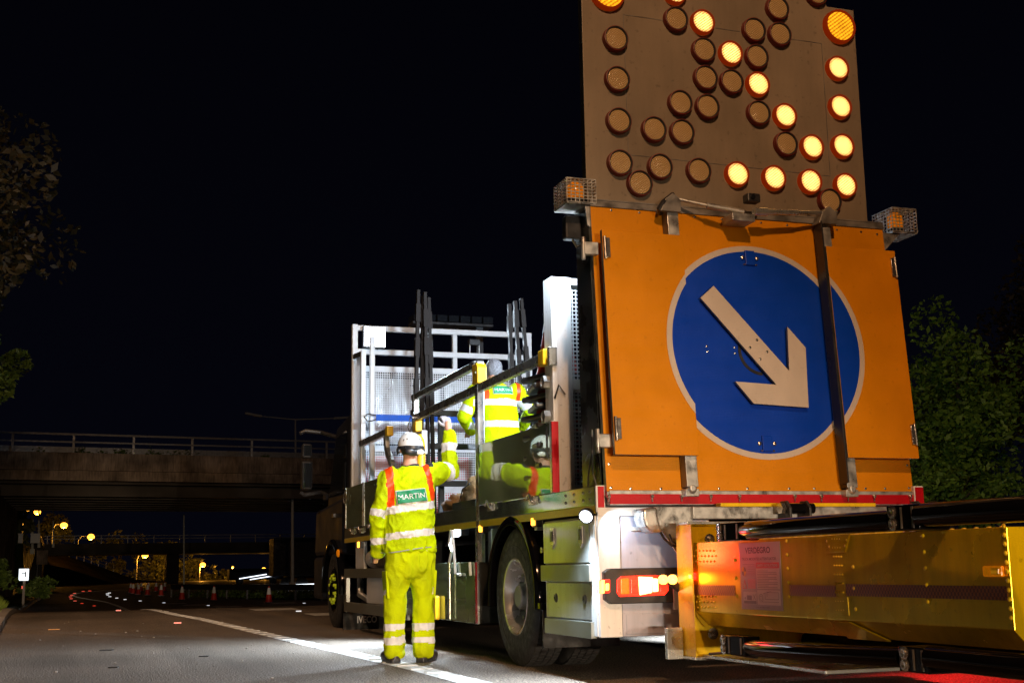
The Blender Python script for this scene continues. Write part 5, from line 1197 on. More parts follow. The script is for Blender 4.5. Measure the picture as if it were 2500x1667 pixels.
# hinge frame between attenuator and truck
fz0, fz1 = .185, 1.0
MB().box(TX - .02, 5.24, 7.36, 7.375, fz0, fz1).build('frame_plate', 'yellow', att, bevel=.01)
MB().box(TX - .024, TX - .018, 7.30, 7.52, fz0, fz1).build('frame_flange', 'yellow', att, bevel=.003)
MB().box(TX - .03, 5.25, 7.34, 7.50, fz1, fz1 + .018).build('frame_cap', 'alu', att, bevel=.004); MB().box(TX - .03, 5.25, 7.30, 7.50, fz0 - .02, fz0).build('frame_cap', 'alu', att, bevel=.004)
MB().box(TX - .14, TX - .03, 7.46, 7.50, fz0 - .02, .36).build('frame_foot', 'alu', att, bevel=.004)
for px, py in ((1732, 1316), (1740, 1546)):
    p = PY(px, py, 7.355); MB().lathe(p, (0, -1, 0), [(0, .036), (.006, .036), (.008, .022), (.026, .022), (.026, .012), (.034, .012), (.034, 0)], 12).build('hex_bolt', 'bolt', att)
# gusset at the lower end of the panel
MB().prism([(TX + .002, 7.335, .46), (TX + .10, 7.335, .46), (TX + .10, 7.335, .36), (TX + .06, 7.335, .37), (TX + .02, 7.335, .42)], (0, .02, 0)).build('gusset', 'yellow', att)
# rivets on the side panel
mb = MB()
def rv(px, py, r=.011):
    p = TP(px, py); m_ = MB() if r > .01 else mb; m_.lathe((TX, p.y, p.z), (-1, 0, 0), [(0, r), (.004, r * .9), (.007, r * .5), (.008, 0)], 8)
    if r > .01: m_.build('rivet', 'yellow', att)
k4 = lambda a, b: (1900 + a * .3061, 1180 + b * .3061)
k3 = lambda a, b: (1300 + a * .3253, 1150 + b * .3253)
for a, b in [(65, 458), (70, 568), (75, 678), (81, 788), (88, 900), (597, 665), (607, 833), (618, 1000), (1153, 415), (1163, 545), (1174, 676), (1184, 808), (1192, 940), (1800, 338), (1804, 410), (1809, 482), (1815, 555), (1821, 628), (1828, 701), (1833, 773), (1839, 848), (1845, 922), (1851, 995), (1857, 1068), (395, 458), (415, 502), (553, 450), (540, 495)]: rv(*k4(a, b))
for a, b in [(1520, 666), (1527, 800), (1534, 935)]: rv(*k3(a, b))
for row, (y0, x0) in enumerate([(595, 1176), (635, 1190), (675, 1180), (938, 1190), (980, 1180), (1020, 1192)]):
    for i in range(8): rv(*k3(x0 + i * 26.5, y0), .007)
for j in range(9):
    for i in range(4): rv(*k4(437 + i * 20 + j * 4.2, 440 + j * 71.0), .006)
for i in range(34): y = ty0 + .06 + i * .083; mb.lathe((TX + .03, y, tz1), (0, 0, 1), [(0, .012), (.004, .010), (.007, 0)], 8)
tag(mb.build('rivets', 'yellow', att), kind='stuff')
# lap plates over the joint, proud of the panel
def lap(pts, nm='lap_plate', out=.006): q = [TP(*k4(a, b)) for a, b in pts]; MB().prism([(TX, p.y, p.z) for p in q], (-out, 0, 0)).build(nm, 'yellow_panel', att, bevel=.002)
lap([(372, 415), (578, 400), (538, 546), (420, 550)]); lap([(443, 905), (560, 905), (572, 1052), (448, 1050)])
q = [TP(*k4(a, b), TX + .0) for a, b in [(448, 1052), (572, 1055)]]
MB().prism([(TX - .003, q[0].y, tz0 - .003), (TX - .003, q[1].y, tz0 - .003), (TX + .080, q[1].y - .22, .372), (TX + .080, q[0].y, .372)], (-.006, 0, -.006)).build('lap_plate', 'yellow_panel', att)
# brown-red honeycomb tape along the panel
def tape(a, b, c, d):
    p0, p1 = TP(*a), TP(*b); z0 = (TP(*c).z + TP(*d).z) / 2; z1 = (p0.z + p1.z) / 2
    return MB().box(TX - .0025, TX - .0005, min(p0.y, p1.y), max(p0.y, p1.y), z0, z1)
mtape = mat('honeycomb_tape', (0.20, 0.05, 0.01), 0.35, 0, 0.0)
t_ = mtape.node_tree; b_ = t_.nodes['Principled BSDF']; tc_ = t_.nodes.new('ShaderNodeTexCoord'); mp_ = t_.nodes.new('ShaderNodeMapping'); mp_.inputs['Scale'].default_value = (1, 85, 62)
w_ = t_.nodes.new('ShaderNodeTexChecker'); w_.inputs['Scale'].default_value = 1.0; w_.inputs[1].default_value = (0.32, 0.10, 0.012, 1); w_.inputs[2].default_value = (0.10, 0.022, 0.008, 1)
t_.links.new(tc_.outputs['Object'], mp_.inputs['Vector']); t_.links.new(mp_.outputs[0], w_.inputs['Vector']); t_.links.new(w_.outputs[0], b_.inputs['Base Color'])
for (a, b, c, d) in ((k3(1182, 853), k3(1520, 853), k3(1182, 928), k3(1520, 928)), (k4(92, 810), k4(458, 808), k4(92, 898), k4(458, 900)), (k4(540, 808), k4(1825, 808), k4(540, 905), k4(1825, 918))):
    tape(a, b, c, d).build('honeycomb_tape', mtape, att)
# amber side reflector near the rear corner, small red one at the hinge end
a_, b_ = TP(*k4(1655, 655)), TP(*k4(1812, 742))
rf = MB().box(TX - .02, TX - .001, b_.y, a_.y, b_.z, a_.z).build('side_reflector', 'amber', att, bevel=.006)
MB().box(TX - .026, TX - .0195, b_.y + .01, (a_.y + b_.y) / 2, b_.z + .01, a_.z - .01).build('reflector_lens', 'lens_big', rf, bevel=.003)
a_, b_ = TP(*k3(1180, 760)), TP(*k3(1235, 812))
MB().box(TX - .02, TX - .001, b_.y, a_.y, b_.z, a_.z).build('side_marker', 'red_on', att, bevel=.004)
MB().box(TX - .024, TX - .0195, b_.y + .03, a_.y - .03, b_.z + .008, b_.z + .03).build('marker_lamp', 'amber_hot', att)
# black bumper tubes with bolted brackets
def bumper(pts, r): return MB().tube(pts, r, 16).build('bumper_tube', 'blackgloss', att)
def arc(p0, p1, n=6, bulge=.05):
    p0, p1 = Vector(p0), Vector(p1); return [p0.lerp(p1, k / n) + Vector((-bulge * math.sin(math.pi * k / n), 0, 0)) for k in range(n + 1)]
bumper([(3.60, 6.62, .93)] + arc((3.58, 6.50, .935), (3.55, 5.05, .935), 8, .05), [.03] + [.05] * 9)
bumper(arc((3.53, 4.82, .95), (3.52, 4.0, .945), 4, .01) + [(3.56, 3.86, .94), (3.68, 3.76, .94), (3.9, 3.72, .94), (5.0, 3.72, .94)], .052)
bumper([(3.60, 6.62, .29)] + arc((3.58, 6.50, .285), (3.55, 5.05, .32), 8, .05), [.03] + [.045] * 9)
bumper(arc((3.53, 4.82, .335), (3.52, 4.0, .335), 4, .01) + [(3.56, 3.86, .34), (3.68, 3.76, .34), (3.9, 3.72, .34), (5.0, 3.72, .34)], .052)
def clampb(y0, y1, z0, z1, x=3.50):
    c = MB().box(x, 3.66, y0, y1, z0, z1).build('clamp_bracket', 'blackgloss', att, bevel=.006)
    mb = MB()
    for z in (z0 + (z1 - z0) * .27, z0 + (z1 - z0) * .74): mb.lathe((x - .001, y1 - .05, z), (-1, 0, 0), [(0, .030), (.005, .030), (.006, .020), (.014, .020), (.014, .010), (.011, 0)], 14)
    mb.build('clamp_bolts', 'bolt', c); MB().box(x - .006, x + .001, y0 + .035, y0 + .047, z0 + .01, z1 - .01).box(x - .006, x + .001, y1 - .12, y1 - .112, z0 + .01, z1 - .01).build('clamp_rib', 'galv_dark', c)
clampb(4.80, 5.04, .885, 1.0); clampb(6.50, 6.80, .88, .985, 3.54); clampb(4.80, 5.02, .265, .375); clampb(6.55, 6.85, .235, .345, 3.56)
MB().tube([(TX + .02, 7.2, .21), (TX - .02, 6.9, .235), (TX + .01, 6.6, .225), (TX - .02, 6.5, .26), (TX + .02, 6.7, .27), (TX, 7.0, .245)], .009, 6).build('cable', 'black', att)
MB().box(TX + .02, 5.2, 5.9, 7.30, .18, .20).build('skid_plate', 'alu', att, bevel=.003); MB().tube([(4.43, 5.0, .26), (4.43, 7.3, .26)], .06, 10).build('beam', 'blackgloss', att)
# mounting beam with lugs, and the galvanised bumper piece at its left end
my_ = 7.58; a_, b_ = PY(1692, 1238, my_), PY(2250, 1266, my_)
bmz0, bmz1 = PY(1900, 1266, my_).z, PY(1900, 1236, my_).z
bm_ = MB().box(a_.x, 5.45, my_, my_ + .1, bmz0, bmz1).build('mounting_beam', 'galv', T, bevel=.006)
MB().box(PY(1760, 1240, 7.60).x, 5.2, my_ + .02, my_ + .09, bmz1 + .001, bmz1 + .025).build('beam_cap', 'yellow', bm_, bevel=.004)
for px in (1920, 2240):
    c_ = PY(px, 1240, 7.46)
    for dx in (0, .15):
        mb = MB(); mb.prism([(c_.x + dx, 7.42, bmz0 - .02), (c_.x + dx, 7.58, bmz0 - .02), (c_.x + dx, 7.58, bmz0 + .06), (c_.x + dx, 7.54, c_.z + .05), (c_.x + dx, 7.46, c_.z + .05), (c_.x + dx, 7.42, c_.z)], (.02, 0, 0)); mb.build('hinge_lug', 'darksteel', bm_, bevel=.006)
    MB().tube([(c_.x - .03, 7.49, c_.z), (c_.x + .22, 7.49, c_.z)], .035, 14).build('hinge_pin', 'blackgloss', bm_); MB().lathe((c_.x - .004, 7.49, c_.z), (-1, 0, 0), [(0, .04), (.03, .04), (.03, 0)], 6).build('pin_head', 'bolt', bm_)
k5 = lambda a, b: (1550 + a / 5.2267, 1190 + b / 5.2267)
yy = 7.62; q = [PY(*k5(a, b), yy) for a, b in [(250, 245), (745, 240), (745, 380), (690, 1000), (650, 1000), (370, 590), (290, 470)]]
pl_ = MB().prism(q, (0, .012, 0)).build('support_plate', 'galv', T, bevel=.003)
q = [PY(*k5(a, b), yy) for a, b in [(250, 245), (65, 275), (65, 400), (100, 500), (190, 580), (325, 575), (270, 420)]]
MB().prism([(p.x, yy - .05, p.z) for p in q], (0, .16, 0)).build('bumper_piece', 'galv', pl_, bevel=.02, seg=3)
MB().tube([PY(*k5(a, b), yy - .03) for a, b in [(320, 560), (370, 650), (470, 740), (590, 750)]], .008, 6).tube([PY(*k5(a, b), yy - .03) for a, b in [(440, 590), (470, 680), (560, 740), (650, 700)]], .006, 6).build('cable', 'black', pl_)
# placard partly hidden behind the attenuator
a_, b_ = PY(1643, 1402, 7.70), PY(1760, 1484, 7.70)
pc = MB().box(a_.x, b_.x, 7.70, 7.712, b_.z, a_.z).build('placard', 'white', T, bevel=.002)
MB().box(a_.x + .004, b_.x - .004, 7.696, 7.6995, a_.z - .10, a_.z - .012).build('placard_band', 'labelyellow', pc)
mb = MB(); put_text(mb, 'VERDEGRO', (a_.x + .155, 7.697, (a_.z * .52 + b_.z * .48)), (1, 0, 0), (0, 0, 1), .05, .27, 0, .025); mb.build('placard_lettering', 'ink', pc)

# grey information label on the side panel
q = [TP(a, b) for a, b in [(1805, 1325), (1905, 1319), (1912, 1488), (1812, 1485)]]
ly0, ly1 = (q[1].y + q[2].y) / 2, (q[0].y + q[3].y) / 2; lz0, lz1 = .492, .868
LW, LH = ly1 - ly0, lz1 - lz0
MB().box(TX - .003, TX - .0006, ly0, ly1, lz0, lz1).build('info_label', 'plate', att, bevel=.001)
def LQ(u, v, d=.0034): return Vector((TX - d, ly1 - LW * u, lz1 - LH * v))     # u to the right, v down, 0..1
def lrect(mb, u0, v0, u1, v1, d0=.0031, d1=.0038): a, b = LQ(u0, v0), LQ(u1, v1); mb.box(TX - d1, TX - d0, b.y, a.y, b.z, a.z)
UX, UZ = Vector((0, -1, 0)), Vector((0, 0, 1))
tb = MB()
put_text(tb, 'VERDEGRO', LQ(.46, .115, .0036), UX, UZ, LH * .09, LW * .62, 0, .03); tb.build('label_lettering', 'ink', att); tb = MB(); put_text(tb, 'TRUCK MOUNTED ATTENTUATOR', LQ(.48, .245, .0036), UX, UZ, LH * .042, LW * .84, 0, .012); tb.build('label_lettering', 'ink', att); tb = MB()
put_text(tb, 'www.verdegro.com', LQ(.52, .962, .0036), UX, UZ, LH * .022, LW * .34)
tb.build('label_lettering', 'ink', att)
mb = MB(); lrect(mb, .41, .30, .96, .385); mb.build('label_heading', 'labelred', att)
mb = MB(); put_text(mb, 'SAFETY INSTRUCTIONS', LQ(.685, .343, .0042), UX, UZ, LH * .034, LW * .48, 0, .012)
lrect(mb, .41, .388, .96, .69); lrect(mb, .41, .705, .96, .925); lrect(mb, .06, .735, .39, .92); mb.build('label_fields', 'offwhite', att)
mb = MB(); rs = random.Random(4)
for i in range(11): v_ = .42 + i * .0245; lrect(mb, .43, v_, .43 + (.49 if i % 3 else .28) * rs.uniform(.93, 1), v_ + .007, .0039, .0043)
for i in range(7): v_ = .32 + i * .026; lrect(mb, .20 + (0 if i else -.12), v_, .38, v_ + .007)
lrect(mb, .15, .79, .27, .86, .0039, .0043); lrect(mb, .07, .87, .38, .915, .0039, .0043); lrect(mb, .09, .82, .115, .85, .0039, .0043)
for a, b in (((.30, .77), (.37, .86)), ((.37, .77), (.30, .86))): mb.bar(LQ(*a, .0041), LQ(*b, .0041), .0022, .0006, (1, 0, 0))
for k in range(16):
    a0, a1 = 2 * math.pi * k / 16, 2 * math.pi * (k + 1) / 16
    for r_ in (.05, .03): mb.bar(LQ(.50 + r_ * math.cos(a0), .825 + r_ * 1.15 * math.sin(a0), .0041), LQ(.50 + r_ * math.cos(a1), .825 + r_ * 1.15 * math.sin(a1), .0041), .0018, .0006, (1, 0, 0))
for a, b in (((.60, .74), (.60, .84)), ((.60, .84), (.92, .84)), ((.92, .84), (.92, .74)), ((.65, .74), (.92, .74)), ((.52, .88), (.92, .88)), ((.65, .72), (.65, .80)), ((.55, .76), (.75, .72))): mb.bar(LQ(*a, .0041), LQ(*b, .0041), .0018, .0006, (1, 0, 0))
mb.build('label_small_print', 'greyink', att)
mb = MB(); lrect(mb, .19, .545, .38, .69); mb.build('label_notice', 'labelpink', att)
mb = MB().prism([LQ(.055, .69), LQ(.165, .69), LQ(.11, .55)], (-.0006, 0, 0)); mb.build('warning_triangle', 'labelred', att); MB().prism([LQ(.08, .678, .0041), LQ(.14, .678, .0041), LQ(.11, .59, .0041)], (-.0006, 0, 0)).build('warning_field', 'offwhite', att)
for qd in range(4):
    pts = [LQ(.10, .43)] + [LQ(.10 + .055 * math.cos(R(90 * qd + 15 * k)), .43 + .07 * math.sin(R(90 * qd + 15 * k))) for k in range(7)]
    MB().prism(pts, (-.0006, 0, 0)).build('target_quarter', 'ink' if qd % 2 else 'labelyellow', att)

# ================================================================== LOAD ON THE BED
DZ = 1.246
def frame_pole(base, top, label, seed):
    rs = random.Random(seed); b, t_ = Vector(base), Vector(top)
    o = thing('frame_pole', b, label, 'pole', 'dark sign frame poles standing in the bed')
    MB().bar(b, t_, .036, .05, (0, 1, 0)).build('bar', 'pole', o, bevel=.004)
    for f in (rs.uniform(.52, .58), rs.uniform(.70, .76), rs.uniform(.88, .92)): p = b.lerp(t_, f); MB().bar(p - (t_ - b) * .04, p + (t_ - b) * .04, .052, .066, (0, 1, 0)).build('sleeve', 'pole', o, bevel=.004)
wh = ['front left', 'left middle', 'right middle', 'rear']
lft = [(1000, 1022, 3.66, 13.0, .02), (1014, 1034, 3.71, 13.06, .0), (1030, 1046, 3.70, 13.0, .0), (1038, 1052, 3.66, 13.12, .0)]
lb1 = ['tall dark pole at the left edge of the left bundle', 'tallest dark pole of the left bundle, second from its left', 'blue-grey lit pole of the left bundle, third from its left', 'slightly shorter pole at the right edge of the left bundle']
for i, ((pt, pb, zt, y, _), lb) in enumerate(zip([(1021, 1012, 3.71, 13.0, 0), (1033, 1028, 3.66, 13.07, 0), (1037, 1046, 3.69, 13.0, 0), (1046, 1058, 3.65, 13.08, 0)], lb1)):
    t_ = PY(pt, 710, y); b_ = PY(pb, 1150, y); d = (t_ - b_) / (t_.z - b_.z); frame_pole(b_ + d * (DZ - b_.z), t_ + d * (zt - t_.z), lb, i)
lb2 = ['tall dark pole at the left edge of the right bundle', 'tallest dark brown pole in the middle of the right bundle', 'blue-grey lit pole leaning at the right edge of the right bundle']
for i, ((pt, pb, zt), lb) in enumerate(zip([(1243, 1250, 3.63), (1257, 1270, 3.68), (1272, 1292, 3.70)], lb2)):
    y = 13.1 + .05 * (i % 2); t_ = PY(pt, 730, y); b_ = PY(pb, 950, y); d = (t_ - b_) / (t_.z - b_.z); frame_pole(b_ + d * (DZ - b_.z), t_ + d * (zt - t_.z), lb, 10 + i)
# dark rack frame that holds the poles
rk = thing('pole_rack', (3.9, 13.35, DZ), 'dark steel rack with cross bars holding the poles behind the worker', 'rack')
for x in (3.62, 4.95): MB().box(x, x + .06, 13.3, 13.36, DZ, 2.45).build('upright', 'darksteel', rk, bevel=.004)
for z in (1.62, 2.02, 2.38): MB().box(3.30, 5.0, 13.22, 13.298, z, z + .06).build('cross_bar', 'darksteel', rk, bevel=.004)
# red and white sign faces stored in front of the headboard mesh
def stored_sign(x0, x1, z0, z1, y, label, ring):
    o = thing('road_sign', ((x0 + x1) / 2, y, z0), label, 'sign', 'red and white signs stored behind the mesh')
    MB().box(x0, x1, y, y + .02, z0, z1).build('sign_face', 'signred', o)
    h = z1 - z0; MB().box(x0 - .001, x1 + .001, y - .004, y - .001, z0 + h * .40, z0 + h * .58).build('white_band', 'white', o)
    if ring:
        mb = MB()
        for k in range(24):
            a0, a1 = 2 * math.pi * k / 24, 2 * math.pi * (k + 1) / 24; c_ = Vector(((x0 + x1) / 2, y - .006, z0 + h * .80)); r_ = h * .15
            mb.bar(c_ + Vector((math.cos(a0) * r_, 0, math.sin(a0) * r_)), c_ + Vector((math.cos(a1) * r_, 0, math.sin(a1) * r_)), .05, .003, (0, 1, 0))
        mb.build('white_ring', 'white', o)
stored_sign(3.36, 4.02, 1.40, 2.20, 16.10, 'red and white sign face stored behind the mesh at the left', False)
stored_sign(4.12, 4.80, 1.40, 2.20, 16.12, 'red sign face with a white ring stored behind the mesh right of the worker', True)
stored_sign(4.9, 5.5, 1.40, 2.20, 16.10, 'red and white sign face stored behind the mesh, hidden by the side board', False)
# blue strap across the headboard
yS = 15.3; a_, b_ = PY(918, 1018, yS), PY(1300, 1019, yS)
st_ = MB().box(a_.x, b_.x, yS, yS + .006, a_.z - .045, a_.z + .035).build('strap', 'strap', origin=a_)
tag(st_, 'blue webbing strap stretched across the white mesh headboard', 'strap')
MB().tube([(a_.x, yS, a_.z + .02), (a_.x - .10, yS, a_.z + .04), (a_.x - .15, yS, a_.z), (a_.x - .10, yS, a_.z - .06), (a_.x, yS, a_.z - .03)], .009, 6).build('strap_ring', 'bolt', st_)
# stacked cones by the rear bulkhead
ctop = 0
cx_, cy_ = PY(1332, 980, 9.05).x + .10, 9.05
for k in range(13):
    o = copy_tree(cone0); o['group'] = 'cones stacked in the truck bed'; o.location = (cx_ + .006 * math.sin(k * 2.1), cy_ + .006 * math.cos(k * 1.7), DZ + k * .075)
    o['label'] = 'one of the red and white cones stacked tightly by the white rear bulkhead'
    o.rotation_euler = (0, 0, .2 * math.sin(k * 3.3))
    for ch in [q for q in bpy.data.objects if q.parent == o]: ch.scale = (1, 1, 1)
for k in range(11):
    o = copy_tree(cone0); o['group'] = 'cones stacked behind the bulkhead mesh'; o.location = (cx_ + .52, 9.12 + .004 * math.sin(k), DZ + k * .075)
    o['label'] = 'one of the red and white cones stacked behind the bulkhead mesh'
# brown sandbags on the bed edge
def sandbag(c, r, label, seed):
    rs = random.Random(seed); bm = bmesh.new(); bmesh.ops.create_icosphere(bm, subdivisions=4, radius=1)
    for v in bm.verts:
        n_ = noise.noise(v.co * 2.2 + Vector((seed, 0, 0))) * .28 + noise.noise(v.co * 6 + Vector((0, seed, 0))) * .10
        v.co = Vector((v.co.x * r[0], v.co.y * r[1], v.co.z * r[2])) * (1 + n_)
        if v.co.z < -r[2] * .7: v.co.z = -r[2] * .7
    me = bpy.data.meshes.new('sandbag'); bm.to_mesh(me); bm.free(); me.polygons.foreach_set('use_smooth', [True] * len(me.polygons)); me.materials.append(M['sand'])
    o = bpy.data.objects.new('sandbag', me); C.objects.link(o); o.location = c; return tag(o, label, 'bag', 'sandbags in the step opening')
c_ = PX(1122, 1238, 3.40); s1_ = sandbag((c_.x, c_.y, DZ + .085), (.15, .22, .12), 'lower brown sandbag lying flat on the bed edge', 1)
c_ = PX(1140, 1222, 3.40); s2_ = sandbag((c_.x + .08, c_.y - .1, DZ + .17), (.14, .14, .17), 'upright brown sandbag slumped against the side board', 2)
MB().tube([s2_.location + Vector((-.12, -.13, .10)), s2_.location + Vector((-.15, 0, .06)), s2_.location + Vector((-.14, .12, -.02)), s2_.location + Vector((-.17, .02, -.10))], .006, 6).build('tie_cord', 'black', s2_)

# ================================================================== PEOPLE
def ell_loft(mb, rings, n=28):
    """rings: (cx, cy, z, rx, ry); closed"""
    v = []
    for cx, cy, z, rx, ry in rings:
        for k in range(n):
            a = 2 * math.pi * k / n; ca, sa = math.cos(a), math.sin(a)
            v.append((cx + rx * math.copysign(abs(ca) ** .85, ca), cy + ry * math.copysign(abs(sa) ** .85, sa), z))
    m = len(rings)
    f = [(i * n + k, i * n + (k + 1) % n, (i + 1) * n + (k + 1) % n, (i + 1) * n + k) for i in range(m - 1) for k in range(n)]
    mb.add(v, f + [tuple(range(n))[::-1], tuple(range((m - 1) * n, m * n))])
def limb(mb, pts, rad, caps=True):
    mb.tube(pts, rad, 18)
    for i, (p, r) in enumerate(zip(pts, rad)):
        if caps or 0 < i < len(pts) - 1: mb.sphere(p, r * .998, 16)
def volume(name, mb, voxel, it=3, folds=None, mats=('hivis',), classify=None, parent=None):
    """one continuous skin over overlapping shapes: voxel union, smoothing, cloth folds, then per-face cloth pieces"""
    me = bpy.data.meshes.new('tmp'); me.from_pydata([Vector(v) for v in mb.v], [], mb.f); me.update()
    bm = bmesh.new(); bm.from_mesh(me); bmesh.ops.remove_doubles(bm, verts=bm.verts, dist=1e-5); bmesh.ops.recalc_face_normals(bm, faces=bm.faces); bm.to_mesh(me); bm.free()
    ob = bpy.data.objects.new('tmp', me); C.objects.link(ob)
    md = ob.modifiers.new('r', 'REMESH'); md.mode = 'VOXEL'; md.voxel_size = voxel
    bpy.context.view_layer.update()
    out = bpy.data.meshes.new_from_object(ob.evaluated_get(bpy.context.evaluated_depsgraph_get())); bpy.data.objects.remove(ob)
    bm = bmesh.new(); bm.from_mesh(out)
    for _ in range(it): bmesh.ops.smooth_vert(bm, verts=bm.verts, factor=.5, use_axis_x=True, use_axis_y=True, use_axis_z=True)
    bm.normal_update()
    if folds:
        for v in bm.verts: v.co += v.normal * folds(v.co)
        bmesh.ops.smooth_vert(bm, verts=bm.verts, factor=.3, use_axis_x=True, use_axis_y=True, use_axis_z=True)
    bm.normal_update()
    for f in bm.faces:
        f.smooth = True
        if classify: f.material_index = classify(f.calc_center_median())
    out.name = name; out.materials.clear()
    for m in mats: out.materials.append(M[m])
    bm.to_mesh(out); bm.free()
    o = bpy.data.objects.new(name, out); C.objects.link(o)
    if parent is not None: o.parent = parent; o.location = -world_loc(parent)
    return o
def bvh_of(o):
    me = o.data; return BVHTree.FromPolygons([v.co.copy() for v in me.vertices], [list(p.vertices) for p in me.polygons])
def seg_t(p, a, b):
    d = b - a; t = (p - a).dot(d) / d.dot(d); q = a + d * max(0, min(1, t)); return t, (p - q).length
def patch_on(bv, corners, txt, parent, nx=24, nz=10):
    """cloth patch and lettering laid on the curved back; corners: tl, tr, br, bl"""
    tl, tr, br, bl = corners
    def at(u, v): return (tl.lerp(tr, u)).lerp(bl.lerp(br, u), v)
    def drop(p, d):
        o_ = p + Vector((0, -0.6, 0)); hit = bv.ray_cast(o_, Vector((0, 1, 0)))
        return (hit[0] if hit[0] is not None else p) + Vector((0, -d, 0))
    def grid(nm, u0, u1, v0, v1, d, m):
        mb = MB(); v = [drop(at(u0 + (u1 - u0) * i / nx, v0 + (v1 - v0) * j / nz), d) for j in range(nz + 1) for i in range(nx + 1)]; q = nx + 1
        mb.add(v, [(j * q + i, j * q + i + 1, (j + 1) * q + i + 1, (j + 1) * q + i) for j in range(nz) for i in range(nx)], 0, True)
        o = mb.build(nm, m, parent); sd = o.modifiers.new('s', 'SOLIDIFY'); sd.thickness = .0015; sd.offset = -1; return o
    grid('patch_border', -.03, 1.03, -.06, 1.06, .004, 'silver'); grid('logo_patch', 0, 1, 0, 1, .0065, 'green')
    vs, fs = text_mesh(txt, 1.0, None, 0.0)
    w_ = max(v.x for v in vs) * 2; h_ = max(v.y for v in vs) * 2
    mb = MB(); mb.add([drop(at(.5 + v.x / w_ * .92, .5 - v.y / h_ * .40), .0095) for v in vs], fs); mb.build('lettering', 'white', parent)
def fold(amp, sc, seed, lean=(1, 1, .45)):
    def f(p):
        q = Vector((p.x * lean[0], p.y * lean[1], p.z * lean[2])) * sc + Vector((seed, seed * 1.7, 0))
        a = noise.noise(q); b = 1 - 2 * abs(noise.noise(q * 1.9 + Vector((3, 1, 7))))
        return amp * (.7 * a + .75 * b * abs(b))
    return f

